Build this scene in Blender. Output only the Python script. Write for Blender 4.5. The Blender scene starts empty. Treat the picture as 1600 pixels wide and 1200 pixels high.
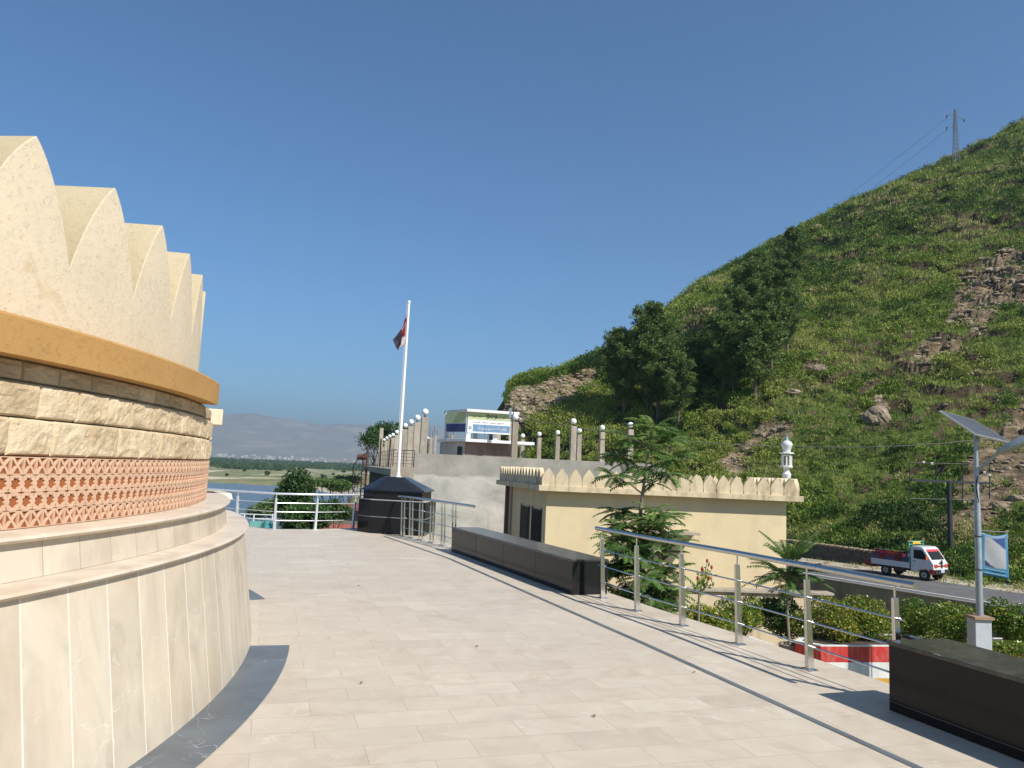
import bpy, bmesh, math, random
import numpy as np
from mathutils import Vector, Matrix
random.seed(7); RNG=np.random.default_rng(7)
R_=math.radians; PI=math.pi
sc=bpy.context.scene; COL=sc.collection
# ------------------------------------------------------------------ camera
EYE=1.7
cd=bpy.data.cameras.new('camera'); cam=bpy.data.objects.new('camera',cd); COL.objects.link(cam)
cd.sensor_width=36; cd.lens=27.0; cd.clip_end=40000; cd.clip_start=.05
CR=Matrix.Rotation(PI/2+R_(6.3),3,'X')@Matrix.Rotation(R_(2.5),3,'Z')
cam.matrix_world=Matrix.Translation((0,0,EYE))@CR.to_4x4()
sc.camera=cam
# ------------------------------------------------------------------ sky and sun
SUN_AZ=R_(133); SUN_EL=R_(44)       # azimuth from +Y clockwise: the sun stands behind, to the right
w=bpy.data.worlds.new('World'); sc.world=w; w.use_nodes=True
nt=w.node_tree; nt.nodes.clear()
sky=nt.nodes.new('ShaderNodeTexSky'); sky.sky_type='NISHITA'; sky.sun_disc=False
sky.sun_elevation=SUN_EL; sky.sun_rotation=SUN_AZ; sky.altitude=300; sky.air_density=.9; sky.dust_density=.3; sky.ozone_density=1.8
bg=nt.nodes.new('ShaderNodeBackground'); bg.inputs['Strength'].default_value=.068
wo=nt.nodes.new('ShaderNodeOutputWorld')
tn=nt.nodes.new('ShaderNodeMix'); tn.data_type='RGBA'; tn.blend_type='MULTIPLY'; tn.inputs[0].default_value=1; tn.inputs[7].default_value=(.54,.88,1.11,1)   # clean mountain air: deeper blue
nt.links.new(sky.outputs[0],tn.inputs[6]); nt.links.new(tn.outputs[2],bg.inputs[0]); nt.links.new(bg.outputs[0],wo.inputs[0])
sl=bpy.data.lights.new('sun','SUN'); sl.energy=3.9; sl.angle=R_(.53); sl.color=(1,.955,.885)
so=bpy.data.objects.new('sun',sl); COL.objects.link(so)
sd=Vector((math.sin(SUN_AZ)*math.cos(SUN_EL),math.cos(SUN_AZ)*math.cos(SUN_EL),math.sin(SUN_EL)))
so.rotation_euler=sd.to_track_quat('Z','Y').to_euler(); so.location=(10,-10,20)
sc.view_settings.view_transform='Standard'; sc.view_settings.look='None'; sc.view_settings.exposure=.84; sc.view_settings.gamma=1
sc.cycles.max_bounces=6; sc.cycles.transparent_max_bounces=6; sc.cycles.volume_bounces=0

# ------------------------------------------------------------------ surveying helpers (world rays through the photograph's picture)
NR=np.array(CR)
def ray(px,py): return NR@np.array([(px-800)/1200.,(600-py)/1200.,-1.])
def at(px,py,Y):
    d=ray(px,py); t=Y/d[1]; return (d[0]*t,Y,EYE+d[2]*t)
def gp(px,py,z=0.):
    d=ray(px,py); t=(z-EYE)/d[2]; return (d[0]*t,d[1]*t,z)
def pix(P):
    q=(P-np.array([0,0,EYE]))@NR; return 800+1200*q[:,0]/-q[:,2],600-1200*q[:,1]/-q[:,2]
# ------------------------------------------------------------------ numpy noise
def vnoise(x,y,seed=0):
    xi=np.floor(x).astype(np.int64); yi=np.floor(y).astype(np.int64); fx=x-xi; fy=y-yi
    fx=fx*fx*(3-2*fx); fy=fy*fy*(3-2*fy)
    def h(a,b):
        n=(a*374761393+b*668265263+seed*974711)&0x7fffffff; n=((n^(n>>13))*1274126177)&0x7fffffff
        n=(n^(n>>16))&0xffff; return n/65535.
    return (h(xi,yi)*(1-fx)+h(xi+1,yi)*fx)*(1-fy)+(h(xi,yi+1)*(1-fx)+h(xi+1,yi+1)*fx)*fy
def fbm(x,y,o=5,seed=0,g=.5):
    s=0;a=1;t=0
    for i in range(o):
        s=s+a*vnoise(x,y,seed+i*17); t+=a; a*=g; x=x*2.03+11.3; y=y*2.03+5.7
    return s/t
# ------------------------------------------------------------------ materials
MATS={}
def nodes(name):
    m=bpy.data.materials.new(name); m.use_nodes=True; MATS[name]=m
    t=m.node_tree; b=t.nodes['Principled BSDF']; return m,t,b
def N(t,k,**kw):
    n=t.nodes.new(k)
    for a,v in kw.items(): setattr(n,a,v)
    return n
def ramp(t,fac,stops):
    r=N(t,'ShaderNodeValToRGB'); e=r.color_ramp.elements
    while len(e)>1: e.remove(e[0])
    e[0].position=stops[0][0]; e[0].color=(*stops[0][1],1)
    for p,c in stops[1:]:
        q=e.new(p); q.color=(*c,1)
    t.links.new(fac,r.inputs[0]); return r.outputs[0]
def noise(t,vec,scale,detail=5,rough=.55,dist=0):
    n=N(t,'ShaderNodeTexNoise'); n.inputs['Scale'].default_value=scale; n.inputs['Detail'].default_value=detail
    n.inputs['Roughness'].default_value=rough; n.inputs['Distortion'].default_value=dist
    if vec is not None: t.links.new(vec,n.inputs['Vector'])
    return n.outputs['Fac']
def mixc(t,f,a,b,mode='MIX'):
    m=N(t,'ShaderNodeMix',data_type='RGBA',blend_type=mode)
    for s,v in ((0,f),(6,a),(7,b)):
        if isinstance(v,(float,int)): m.inputs[s].default_value=v
        elif isinstance(v,tuple): m.inputs[s].default_value=(*v,1)
        else: t.links.new(v,m.inputs[s])
    return m.outputs[2]
def math_(t,op,a,b=None,c=None):
    m=N(t,'ShaderNodeMath',operation=op)
    for i,v in enumerate((a,b,c)):
        if v is None: continue
        if isinstance(v,(float,int)): m.inputs[i].default_value=v
        else: t.links.new(v,m.inputs[i])
    return m.outputs[0]
def bump(t,b,h,strength,dist=.01,prev=None):
    n=N(t,'ShaderNodeBump'); n.inputs['Strength'].default_value=strength; n.inputs['Distance'].default_value=dist
    t.links.new(h,n.inputs['Height'])
    if prev is not None: t.links.new(prev,n.inputs['Normal'])
    if b is not None: t.links.new(n.outputs[0],b.inputs['Normal'])
    return n.outputs[0]
def mapping(t,src,rot=(0,0,0),scale=(1,1,1),loc=(0,0,0)):
    m=N(t,'ShaderNodeMapping'); m.inputs['Rotation'].default_value=rot; m.inputs['Scale'].default_value=scale; m.inputs['Location'].default_value=loc
    t.links.new(src,m.inputs['Vector']); return m.outputs[0]
def tc(t,k='Object'): return N(t,'ShaderNodeTexCoord').outputs[k]
def M(name,c1,c2=None,scale=4,rough=.7,metal=0,bs=0,bd=.01,bscale=40,spec=.5,stain=None,stscale=1.2,coat=0,k='Object'):
    if name in MATS: return MATS[name]
    m,t,b=nodes(name); v=tc(t,k)
    b.inputs['Roughness'].default_value=rough; b.inputs['Metallic'].default_value=metal; b.inputs['Specular IOR Level'].default_value=spec
    if coat: b.inputs['Coat Weight'].default_value=coat
    if c2 is None: c2=tuple(x*.82 for x in c1)
    n=noise(t,v,scale,6,.6); c=ramp(t,n,[(.32,c2),(.68,c1)])
    if stain:
        s=noise(t,mapping(t,v,scale=(1,1,.35)),stscale,6,.65,.4); f=ramp(t,s,[(.48,(0,0,0)),(.66,(1,1,1))])
        c=mixc(t,f,c,stain)
    t.links.new(c,b.inputs['Base Color'])
    if bs: bump(t,b,noise(t,v,bscale,5,.6),bs,bd)
    return m
def leafmat(name,stops,rough=.55,trans=.25):
    m,t,b=nodes(name); a=N(t,'ShaderNodeAttribute',attribute_name='tint')
    c=ramp(t,a.outputs['Fac'],stops); t.links.new(c,b.inputs['Base Color']); b.inputs['Roughness'].default_value=rough
    b.inputs['Specular IOR Level'].default_value=.3
    tr=N(t,'ShaderNodeBsdfTranslucent'); t.links.new(mixc(t,.6,c,(.5,.75,.08),'MULTIPLY') if False else c,tr.inputs['Color'])
    mx=N(t,'ShaderNodeMixShader'); mx.inputs[0].default_value=trans
    out=t.nodes['Material Output']; t.links.new(b.outputs[0],mx.inputs[1]); t.links.new(tr.outputs[0],mx.inputs[2]); t.links.new(mx.outputs[0],out.inputs['Surface'])
    return m

def floor_mat():
    m,t,b=nodes('marble_tiles'); v=tc(t); mp=mapping(t,v,rot=(0,0,R_(-17)),scale=(1,1,1))
    wob=N(t,'ShaderNodeVectorMath',operation='ADD'); t.links.new(mp,wob.inputs[0]); wob.inputs[1].default_value=(0,0,0)
    br=N(t,'ShaderNodeTexBrick'); t.links.new(wob.outputs[0],br.inputs['Vector']); br.offset=.43; br.offset_frequency=2
    br.inputs['Scale'].default_value=1; br.inputs['Brick Width'].default_value=.655; br.inputs['Row Height'].default_value=.305
    br.inputs['Mortar Size'].default_value=.0028; br.inputs['Mortar Smooth'].default_value=.3; br.inputs['Bias'].default_value=0
    br.inputs['Color1'].default_value=(0,0,0,1); br.inputs['Color2'].default_value=(1,1,1,1); br.inputs['Mortar'].default_value=(.5,.5,.5,1)
    tile=ramp(t,br.outputs['Color'],[(0,(.475,.40,.305)),(.35,(.545,.468,.36)),(.7,(.51,.435,.332)),(1,(.585,.51,.40))])
    # per-tile shifted veins
    sh=N(t,'ShaderNodeVectorMath',operation='SCALE'); t.links.new(br.outputs['Color'],sh.inputs[0]); sh.inputs['Scale'].default_value=9
    ad=N(t,'ShaderNodeVectorMath',operation='ADD'); t.links.new(mp,ad.inputs[0]); t.links.new(sh.outputs[0],ad.inputs[1])
    n1=noise(t,ad.outputs[0],3.2,8,.6,1.2); c=mixc(t,.32,tile,ramp(t,n1,[(.3,(.42,.345,.265)),(.5,(.54,.465,.37)),(.7,(.64,.58,.49))]))
    vor=N(t,'ShaderNodeTexVoronoi',feature='DISTANCE_TO_EDGE'); vor.inputs['Scale'].default_value=3.2
    nn=N(t,'ShaderNodeTexNoise'); nn.inputs['Scale'].default_value=3; nn.inputs['Detail'].default_value=5; t.links.new(ad.outputs[0],nn.inputs['Vector'])
    vv=N(t,'ShaderNodeVectorMath',operation='MULTIPLY_ADD'); t.links.new(nn.outputs['Color'],vv.inputs[0]); vv.inputs[1].default_value=(.9,.9,.9); t.links.new(ad.outputs[0],vv.inputs[2])
    t.links.new(vv.outputs[0],vor.inputs['Vector'])
    vein=ramp(t,vor.outputs['Distance'],[(0,(1,1,1)),(.012,(0,0,0))])
    veinm=math_(t,'MULTIPLY',vein,math_(t,'MULTIPLY',ramp(t,noise(t,ad.outputs[0],1.7,3),[(.5,(0,0,0)),(.62,(1,1,1))]),.55))
    c=mixc(t,veinm,c,(.80,.74,.66))
    big=noise(t,v,.35,4,.6,.3); c=mixc(t,math_(t,'MULTIPLY',ramp(t,big,[(.4,(0,0,0)),(.7,(1,1,1))]),.35),c,(.47,.40,.325))
    dirt=noise(t,v,2.1,8,.7,.5); c=mixc(t,math_(t,'MULTIPLY',ramp(t,dirt,[(.54,(0,0,0)),(.70,(1,1,1))]),.38),c,(.38,.29,.20))
    sp_=noise(t,v,9,3,.5); c=mixc(t,math_(t,'MULTIPLY',ramp(t,sp_,[(.74,(0,0,0)),(.77,(1,1,1))]),.35),c,(.22,.17,.12))
    mo=mixc(t,math_(t,'MULTIPLY',br.outputs['Fac'],.6),c,(.30,.235,.165))
    t.links.new(mo,b.inputs['Base Color']); t.links.new(math_(t,'MULTIPLY_ADD',n1,.3,.36),b.inputs['Roughness'])
    b.inputs['Specular IOR Level'].default_value=.35
    h=math_(t,'SUBTRACT',math_(t,'MULTIPLY',noise(t,v,30,4),.15),br.outputs['Fac']); bump(t,b,h,.25,.003)
    return m
def marble(name,base,vein,uv=None,w_=.35,h_=2.,off=0,mort=(.62,.55,.44),msz=.006,vertical=True,contrast=.5):
    m,t,b=nodes(name); v=tc(t,'UV' if uv else 'Object')
    if uv:
        br=N(t,'ShaderNodeTexBrick'); t.links.new(v,br.inputs['Vector']); br.offset=off
        br.inputs['Scale'].default_value=1; br.inputs['Brick Width'].default_value=w_; br.inputs['Row Height'].default_value=h_
        br.inputs['Mortar Size'].default_value=msz; br.inputs['Mortar Smooth'].default_value=.2
        br.inputs['Color1'].default_value=(0,0,0,1); br.inputs['Color2'].default_value=(1,1,1,1); br.inputs['Mortar'].default_value=(.5,.5,.5,1)
        sh=N(t,'ShaderNodeVectorMath',operation='SCALE'); t.links.new(br.outputs['Color'],sh.inputs[0]); sh.inputs['Scale'].default_value=7
        ad=N(t,'ShaderNodeVectorMath',operation='ADD'); t.links.new(tc(t,'Object'),ad.inputs[0]); t.links.new(sh.outputs[0],ad.inputs[1]); vec=ad.outputs[0]
    else: vec=v
    st=mapping(t,vec,scale=(1,1,.55 if vertical else 1))
    n=noise(t,st,2.4,9,.62,1.0)
    lo=tuple(x*.74 for x in base); hi=tuple(min(.9,x*1.16) for x in base)
    c=ramp(t,n,[(.28,lo),(.5,base),(.72,hi)])
    n2=noise(t,st,1.1,6,.6,.7); c=mixc(t,math_(t,'MULTIPLY',ramp(t,n2,[(.48,(0,0,0)),(.68,(1,1,1))]),contrast),c,(base[0]*.82,base[1]*.68,base[2]*.52))
    if uv:
        tv=ramp(t,br.outputs['Color'],[(0,(.95,.94,.93)),(1,(1.04,1.035,1.03))]); c=mixc(t,1.0,c,tv,'MULTIPLY')
    vor=N(t,'ShaderNodeTexVoronoi',feature='DISTANCE_TO_EDGE'); vor.inputs['Scale'].default_value=1.7
    nn=N(t,'ShaderNodeTexNoise'); nn.inputs['Scale'].default_value=2.2; nn.inputs['Detail'].default_value=6; t.links.new(vec,nn.inputs['Vector'])
    vv=N(t,'ShaderNodeVectorMath',operation='MULTIPLY_ADD'); t.links.new(nn.outputs['Color'],vv.inputs[0]); vv.inputs[1].default_value=(1.2,1.2,1.2); t.links.new(vec,vv.inputs[2]); t.links.new(vv.outputs[0],vor.inputs['Vector'])
    f=ramp(t,vor.outputs['Distance'],[(0,(1,1,1)),(.009,(0,0,0))])
    f=math_(t,'MULTIPLY',f,ramp(t,noise(t,vec,1.3,3),[(.52,(0,0,0)),(.62,(1,1,1))])); c=mixc(t,math_(t,'MULTIPLY',f,.5 if uv else .8),c,vein)
    if uv: c=mixc(t,br.outputs['Fac'],c,mort); bump(t,b,math_(t,'SUBTRACT',1.0,br.outputs['Fac']),.35,.004)
    t.links.new(c,b.inputs['Base Color']); b.inputs['Roughness'].default_value=.42; b.inputs['Specular IOR Level'].default_value=.4
    return m
def plaster(name,c,rough=.9,scr=True,patch=None):
    m,t,b=nodes(name); v=tc(t)
    n=noise(t,v,1.5,7,.6,.3); col=ramp(t,n,[(.3,tuple(x*.88 for x in c)),(.65,c)])
    if patch:
        p=noise(t,v,2.6,5,.6,.8); col=mixc(t,ramp(t,p,[(.66,(0,0,0)),(.72,(1,1,1))]),col,patch)
    # worm-like trowel marks: thin dark cracks mostly horizontal
    mp=mapping(t,v,scale=(1,1,2.6)); s=noise(t,mp,16,3,.5,2.2)
    cr=math_(t,'ABSOLUTE',math_(t,'SUBTRACT',s,.5)); line=ramp(t,cr,[(0,(1,1,1)),(.014,(0,0,0))])
    gate=ramp(t,noise(t,v,22,3),[(.5,(0,0,0)),(.6,(1,1,1))]); f=math_(t,'MULTIPLY',line,gate)
    if scr: col=mixc(t,math_(t,'MULTIPLY',f,.55),col,tuple(x*.5 for x in c))
    t.links.new(col,b.inputs['Base Color']); b.inputs['Roughness'].default_value=rough; b.inputs['Specular IOR Level'].default_value=.2
    h=math_(t,'SUBTRACT',noise(t,v,45,5,.6),math_(t,'MULTIPLY',f,1.0 if scr else 0)); bump(t,b,h,.5,.006)
    return m

FLOOR=floor_mat()
M_CLAD=marble('cream_cladding',(.555,.48,.375),(.80,.75,.67),uv=True,w_=.325,h_=3.,mort=(.74,.67,.56),contrast=.3)
M_RISER=marble('cream_riser',(.57,.49,.385),(.80,.75,.68),uv=True,w_=.31,h_=3.,mort=(.40,.32,.23),msz=.004)
M_LEDGE=marble('ledge_marble',(.60,.50,.385),(.82,.77,.70),vertical=False,contrast=.35)
M_KERB=marble('grey_marble',(.125,.14,.15),(.55,.57,.57),vertical=False,contrast=.25)
M_CREAM=plaster('cream_plaster',(.69,.58,.42),patch=(.61,.49,.33))
M_OCHRE=plaster('ochre_plaster',(.45,.255,.09))
M_STONE,t,b=nodes('split_stone')
v=tc(t); n=noise(t,v,3.4,9,.62,.8); c=ramp(t,n,[(.25,(.37,.275,.165)),(.45,(.54,.43,.28)),(.7,(.66,.55,.39))])
a=N(t,'ShaderNodeAttribute',attribute_name='tint'); c=mixc(t,1.0,c,ramp(t,a.outputs['Fac'],[(0,(.62,.58,.52)),(.3,(.9,.87,.82)),(1,(1.06,1.05,1.03))]),'MULTIPLY')
t.links.new(c,b.inputs['Base Color']); b.inputs['Roughness'].default_value=.9; bump(t,b,noise(t,v,26,8,.7,.4),.6,.02)
M_TERRA=M('terracotta',(.62,.41,.275),(.53,.335,.215),scale=9,rough=.85,bs=.3,bd=.004,bscale=90)
M_RUST=M('terracotta_backing',(.33,.105,.03),(.26,.08,.022),scale=6,rough=.9)
M_GRANITE,t,b=nodes('black_granite')
v=tc(t); c=ramp(t,noise(t,v,180,3,.6),[(.4,(.007,.0075,.008)),(.72,(.022,.023,.025))]); t.links.new(c,b.inputs['Base Color'])
t.links.new(math_(t,'MULTIPLY_ADD',noise(t,v,3,6,.7),.16,.06),b.inputs['Roughness']); b.inputs['Specular IOR Level'].default_value=.2
M_DUSTGR=M('granite_top',(.042,.041,.038),(.022,.022,.021),scale=5,rough=.2,spec=.5,stain=(.075,.07,.06),stscale=3)
M_SEAM=M('seam_filler',(.13,.13,.13),rough=.5)
M_STEEL=M('stainless_steel',(.60,.585,.56),(.50,.49,.47),scale=30,rough=.17,metal=1,bs=.05,bd=.001,bscale=200)
M_WRAIL=M('pale_steel',(.75,.76,.78),(.66,.68,.70),scale=20,rough=.3,metal=.55)
M_CONC=M('raw_concrete',(.33,.30,.255),(.225,.205,.17),scale=1.4,rough=.95,bs=.4,bd=.02,bscale=12,stain=(.17,.155,.13),stscale=.9)
M_BUFF=M('buff_concrete',(.43,.375,.29),(.32,.27,.20),scale=2.2,rough=.95,bs=.3,bd=.01,bscale=20,stain=(.26,.22,.17),stscale=1.2)
M_WHITE=M('white_paint',(.78,.78,.76),(.66,.66,.64),scale=3,rough=.5)
M_POLE=M('white_pole_paint',(.80,.78,.74),(.70,.67,.62),scale=6,rough=.4)
M_GLOBE=M('white_glass',(.88,.88,.87),(.84,.84,.83),rough=.2,spec=.5)
M_YEL=M('yellow_plaster',(.72,.585,.36),(.65,.52,.305),scale=.9,rough=.9,bs=.25,bd=.01,bscale=30,stain=(.60,.49,.31),stscale=1.6)
M_YELB=M('yellow_weathered_plaster',(.68,.56,.37),(.57,.46,.295),scale=3,rough=.9,stain=(.33,.26,.16),stscale=2.2,bs=.2,bd=.01)
M_BLACK=M('black_paint',(.02,.02,.022),(.012,.012,.012),rough=.5)
M_DGREY=M('dark_iron',(.045,.045,.05),rough=.55,metal=.3)
M_GALV=M('galvanised_steel',(.42,.44,.45),(.33,.35,.36),scale=8,rough=.45,metal=.6)
M_BROWNR=M('red_brown_paint',(.13,.045,.032),(.08,.03,.022),scale=5,rough=.6)
M_GLASS=M('dark_window_glass',(.03,.035,.04),(.02,.025,.03),rough=.06,spec=.8)
M_BARK=M('bark',(.17,.13,.095),(.09,.07,.05),scale=12,rough=.95,bs=.6,bd=.02,bscale=25)
M_PALEBARK=M('pale_bark',(.30,.26,.20),(.19,.165,.125),scale=12,rough=.9,bs=.4,bd=.01,bscale=30)
L_AIL=leafmat('ailanthus_leaves',[(0,(.03,.075,.018)),(.5,(.085,.17,.035)),(1,(.26,.36,.09))],rough=.4,trans=.3)
L_PINE=leafmat('pine_needles',[(0,(.05,.09,.022)),(.5,(.105,.165,.036)),(1,(.19,.26,.06))],trans=.15)
L_BUSH=leafmat('broad_leaves',[(0,(.022,.055,.016)),(.5,(.055,.11,.026)),(1,(.12,.19,.05))],trans=.25)
L_CROTON=leafmat('croton_leaves',[(0,(.035,.085,.015)),(.35,(.11,.19,.025)),(.7,(.34,.36,.05)),(1,(.36,.17,.05))],rough=.35,trans=.25)
L_SCRUB=leafmat('scrub_leaves',[(0,(.022,.055,.010)),(.28,(.08,.15,.020)),(.58,(.18,.255,.036)),(.8,(.28,.315,.065)),(1,(.36,.31,.14))],rough=.8,trans=.2)

# ------------------------------------------------------------------ object helpers
LOC={}
def link(o,parent=None,loc=(0,0,0)):
    COL.objects.link(o)
    if parent is not None: o.parent=parent
    pl=LOC.get(parent.name,Vector((0,0,0))) if parent is not None else Vector((0,0,0))
    o.location=Vector(loc)-pl; LOC[o.name]=Vector(loc); return o
def tag(o,label=None,cat=None,group=None,kind=None):
    if label: o['label']=label
    if cat: o['category']=cat
    if group: o['group']=group
    if kind: o['kind']=kind
    return o
def thing(name,label,cat,loc,group=None,parent=None):
    o=bpy.data.objects.new(name,None); o.empty_display_size=.1; link(o,parent,loc); return tag(o,label,cat,group)
class MB:
    def __init__(s): s.v=[]; s.f=[]; s.uv=None; s.mi=[]
    def add(s,vs,fs,mi=0):
        k=len(s.v); s.v+= [tuple(map(float,p)) for p in vs]; s.f+=[tuple(i+k for i in f) for f in fs]; s.mi+=[mi]*len(fs); return s
    def box(s,c,d,rz=0,mi=0,tilt=None):
        cx,cy,cz=c; hx,hy,hz=d[0]/2,d[1]/2,d[2]/2; ca,sa=math.cos(rz),math.sin(rz); vs=[]
        for x,y,z in ((-1,-1,-1),(1,-1,-1),(1,1,-1),(-1,1,-1),(-1,-1,1),(1,-1,1),(1,1,1),(-1,1,1)):
            p=Vector((x*hx,y*hy,z*hz))
            if tilt is not None: p=tilt@p
            vs.append((cx+p.x*ca-p.y*sa,cy+p.x*sa+p.y*ca,cz+p.z))
        return s.add(vs,[(0,3,2,1),(4,5,6,7),(0,1,5,4),(1,2,6,5),(2,3,7,6),(3,0,4,7)],mi)
    def prism(s,poly,z0,z1,mi=0,poly2=None):
        n=len(poly); q=poly2 or poly
        a=sum(poly[i][0]*poly[(i+1)%n][1]-poly[(i+1)%n][0]*poly[i][1] for i in range(n))
        if a<0: poly=poly[::-1]; q=q[::-1]
        vs=[(x,y,z0) for x,y in poly]+[(x,y,z1) for x,y in q]
        return s.add(vs,[tuple(range(n))[::-1],tuple(range(n,2*n))]+[(i,(i+1)%n,n+(i+1)%n,n+i) for i in range(n)],mi)
    def extr(s,poly,org,ax,ay,an,d0,d1,mi=0):   # polygon in plane (ax,ay), extruded along an from d0 to d1
        o=Vector(org); ax=Vector(ax); ay=Vector(ay); an=Vector(an); n=len(poly)
        a=sum(poly[i][0]*poly[(i+1)%n][1]-poly[(i+1)%n][0]*poly[i][1] for i in range(n))
        if (a<0)!=(ax.cross(ay).dot(an)<0): poly=poly[::-1]
        vs=[o+ax*x+ay*y+an*d0 for x,y in poly]+[o+ax*x+ay*y+an*d1 for x,y in poly]
        return s.add(vs,[tuple(range(n))[::-1],tuple(range(n,2*n))]+[(i,(i+1)%n,n+(i+1)%n,n+i) for i in range(n)],mi)
    def tube(s,pts,r,n=8,mi=0,cap=True):
        pts=[Vector(p) for p in pts]; m=len(pts); rs=r if isinstance(r,(list,tuple)) else [r]*m; vs=[];fs=[]
        up=None
        for i,p in enumerate(pts):
            d=(pts[min(i+1,m-1)]-pts[max(i-1,0)]).normalized()
            if up is None: up=Vector((0,0,1)) if abs(d.z)<.9 else Vector((1,0,0))
            a=d.cross(up).normalized(); bb=a.cross(d).normalized(); up=bb
            for k in range(n):
                t_=2*PI*k/n; vs.append(p+a*math.cos(t_)*rs[i]+bb*math.sin(t_)*rs[i])
        for i in range(m-1):
            for k in range(n): fs.append((i*n+k,(i+1)*n+k,(i+1)*n+(k+1)%n,i*n+(k+1)%n))
        if cap: fs+=[tuple(range(n)),tuple(range((m-1)*n,m*n))[::-1]]
        return s.add(vs,[f[::-1] for f in fs],mi)
    def lathe(s,prof,c,n=16,mi=0):
        vs=[];fs=[]
        for r,z in prof:
            for k in range(n): t_=2*PI*k/n; vs.append((c[0]+r*math.cos(t_),c[1]+r*math.sin(t_),c[2]+z))
        for i in range(len(prof)-1):
            for k in range(n): fs.append((i*n+k,i*n+(k+1)%n,(i+1)*n+(k+1)%n,(i+1)*n+k))
        fs+=[tuple(range(n))[::-1],tuple(range((len(prof)-1)*n,len(prof)*n))]
        return s.add(vs,fs,mi)
    def sphere(s,c,r,n=16,m=10,mi=0,sq=(1,1,1)):
        prof=[(r*math.sin(PI*i/m)*sq[0] if 0<i<m else .001*r,-r*math.cos(PI*i/m)*sq[2]) for i in range(m+1)]
        return s.lathe(prof,c,n,mi)
    def build(s,name,mat,parent=None,smooth=False,bevel=0,loc=None,weld=False):
        me=bpy.data.meshes.new(name); pl=LOC.get(parent.name) if parent is not None else None
        L=Vector(loc) if loc is not None else (pl if pl is not None else Vector((0,0,0)))
        me.from_pydata([(x-L.x,y-L.y,z-L.z) for x,y,z in s.v],[],s.f)
        for mm in (mat if isinstance(mat,(list,tuple)) else [mat]): me.materials.append(mm)
        if any(s.mi): me.polygons.foreach_set('material_index',s.mi)
        if s.uv is not None:
            u=me.uv_layers.new(name='UVMap'); arr=np.array(s.uv,dtype=np.float32)
            li=np.zeros(len(me.loops),dtype=np.int32); me.loops.foreach_get('vertex_index',li); u.data.foreach_set('uv',arr[li].ravel())
        if smooth:
            me.polygons.foreach_set('use_smooth',[True]*len(me.polygons))
            try: me.set_sharp_from_angle(angle=R_(40))
            except Exception: pass
        o=bpy.data.objects.new(name,me); link(o,parent,L)
        if bevel:
            b=o.modifiers.new('bevel','BEVEL'); b.width=bevel; b.segments=2; b.limit_method='ANGLE'; b.angle_limit=R_(35)
        me.update(); return o
def npmesh(name,V,F,mat,parent=None,tint=None,smooth=False,loc=None,mi=None):
    """V (n,3) world coords, F (m,k) indices; tint (m,) face attribute"""
    me=bpy.data.meshes.new(name); k=F.shape[1]; pl=LOC.get(parent.name) if parent is not None else None
    L=Vector(loc) if loc is not None else (pl if pl is not None else Vector((0,0,0)))
    V=(V-np.array(L)).astype(np.float32)
    me.vertices.add(len(V)); me.vertices.foreach_set('co',V.ravel()); me.loops.add(F.size); me.loops.foreach_set('vertex_index',F.astype(np.int32).ravel())
    me.polygons.add(len(F)); me.polygons.foreach_set('loop_start',np.arange(0,F.size,k,dtype=np.int32))
    for mm in (mat if isinstance(mat,(list,tuple)) else [mat]): me.materials.append(mm)
    if mi is not None: me.polygons.foreach_set('material_index',mi.astype(np.int32))
    me.polygons.foreach_set('use_smooth',np.full(len(F),smooth))
    if tint is not None:
        a=me.attributes.new('tint','FLOAT','FACE'); a.data.foreach_set('value',tint.astype(np.float32))
    me.update(calc_edges=True); me.validate()
    o=bpy.data.objects.new(name,me); return link(o,parent,L)
def grid(name,X,Y,Z,mat,parent=None,smooth=True,loc=None,uv=None,vt=None):
    n,m=X.shape; V=np.stack([X,Y,Z],-1).reshape(-1,3); i=np.arange(n-1)[:,None]*m+np.arange(m-1)[None]
    F=np.stack([i,i+m,i+m+1,i+1],-1).reshape(-1,4); o=npmesh(name,V,F,mat,parent,smooth=smooth,loc=loc)
    if uv is not None:
        u=o.data.uv_layers.new(name='UVMap'); u.data.foreach_set('uv',uv.reshape(-1,2)[F.ravel()].astype(np.float32).ravel())
    if vt is not None:
        for nm,a_ in vt.items():
            a=o.data.attributes.new(nm,'FLOAT','POINT'); a.data.foreach_set('value',a_.ravel().astype(np.float32))
    return o
def rdir(n,rng=RNG):
    v=rng.normal(size=(n,3)); return v/np.linalg.norm(v,axis=1)[:,None]
def leaves(C,size,asp=.5,rng=RNG,up=0.,axis=None,fold=False):
    """rhombic leaves at centres C; size (n,), returns V,F(quads)"""
    n=len(C); a=rdir(n,rng) if axis is None else axis; nn=rdir(n,rng); nn[:,2]+=up
    b=np.cross(nn,a); b/=np.linalg.norm(b,axis=1)[:,None]+1e-9
    s=np.asarray(size)[:,None]*.5
    P=np.stack([C-a*s,C+b*s*asp,C+a*s,C-b*s*asp],1).reshape(-1,3)
    return P,np.arange(4*n).reshape(-1,4)
def tris(C,size,asp=.6,rng=RNG,axis=None,up=0.):
    n=len(C); a=rdir(n,rng) if axis is None else axis; nn=rdir(n,rng); nn[:,2]+=up
    b=np.cross(nn,a); b/=np.linalg.norm(b,axis=1)[:,None]+1e-9; s=np.asarray(size)[:,None]*.5
    P=np.stack([C-a*s-b*s*asp,C-a*s+b*s*asp,C+a*s],1).reshape(-1,3); return P,np.arange(3*n).reshape(-1,3)
def copy_tree(o,parent=None):
    c=o.copy(); COL.objects.link(c); c.parent=parent
    for ch in o.children: copy_tree(ch,c)
    return c
SB=[]
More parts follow.
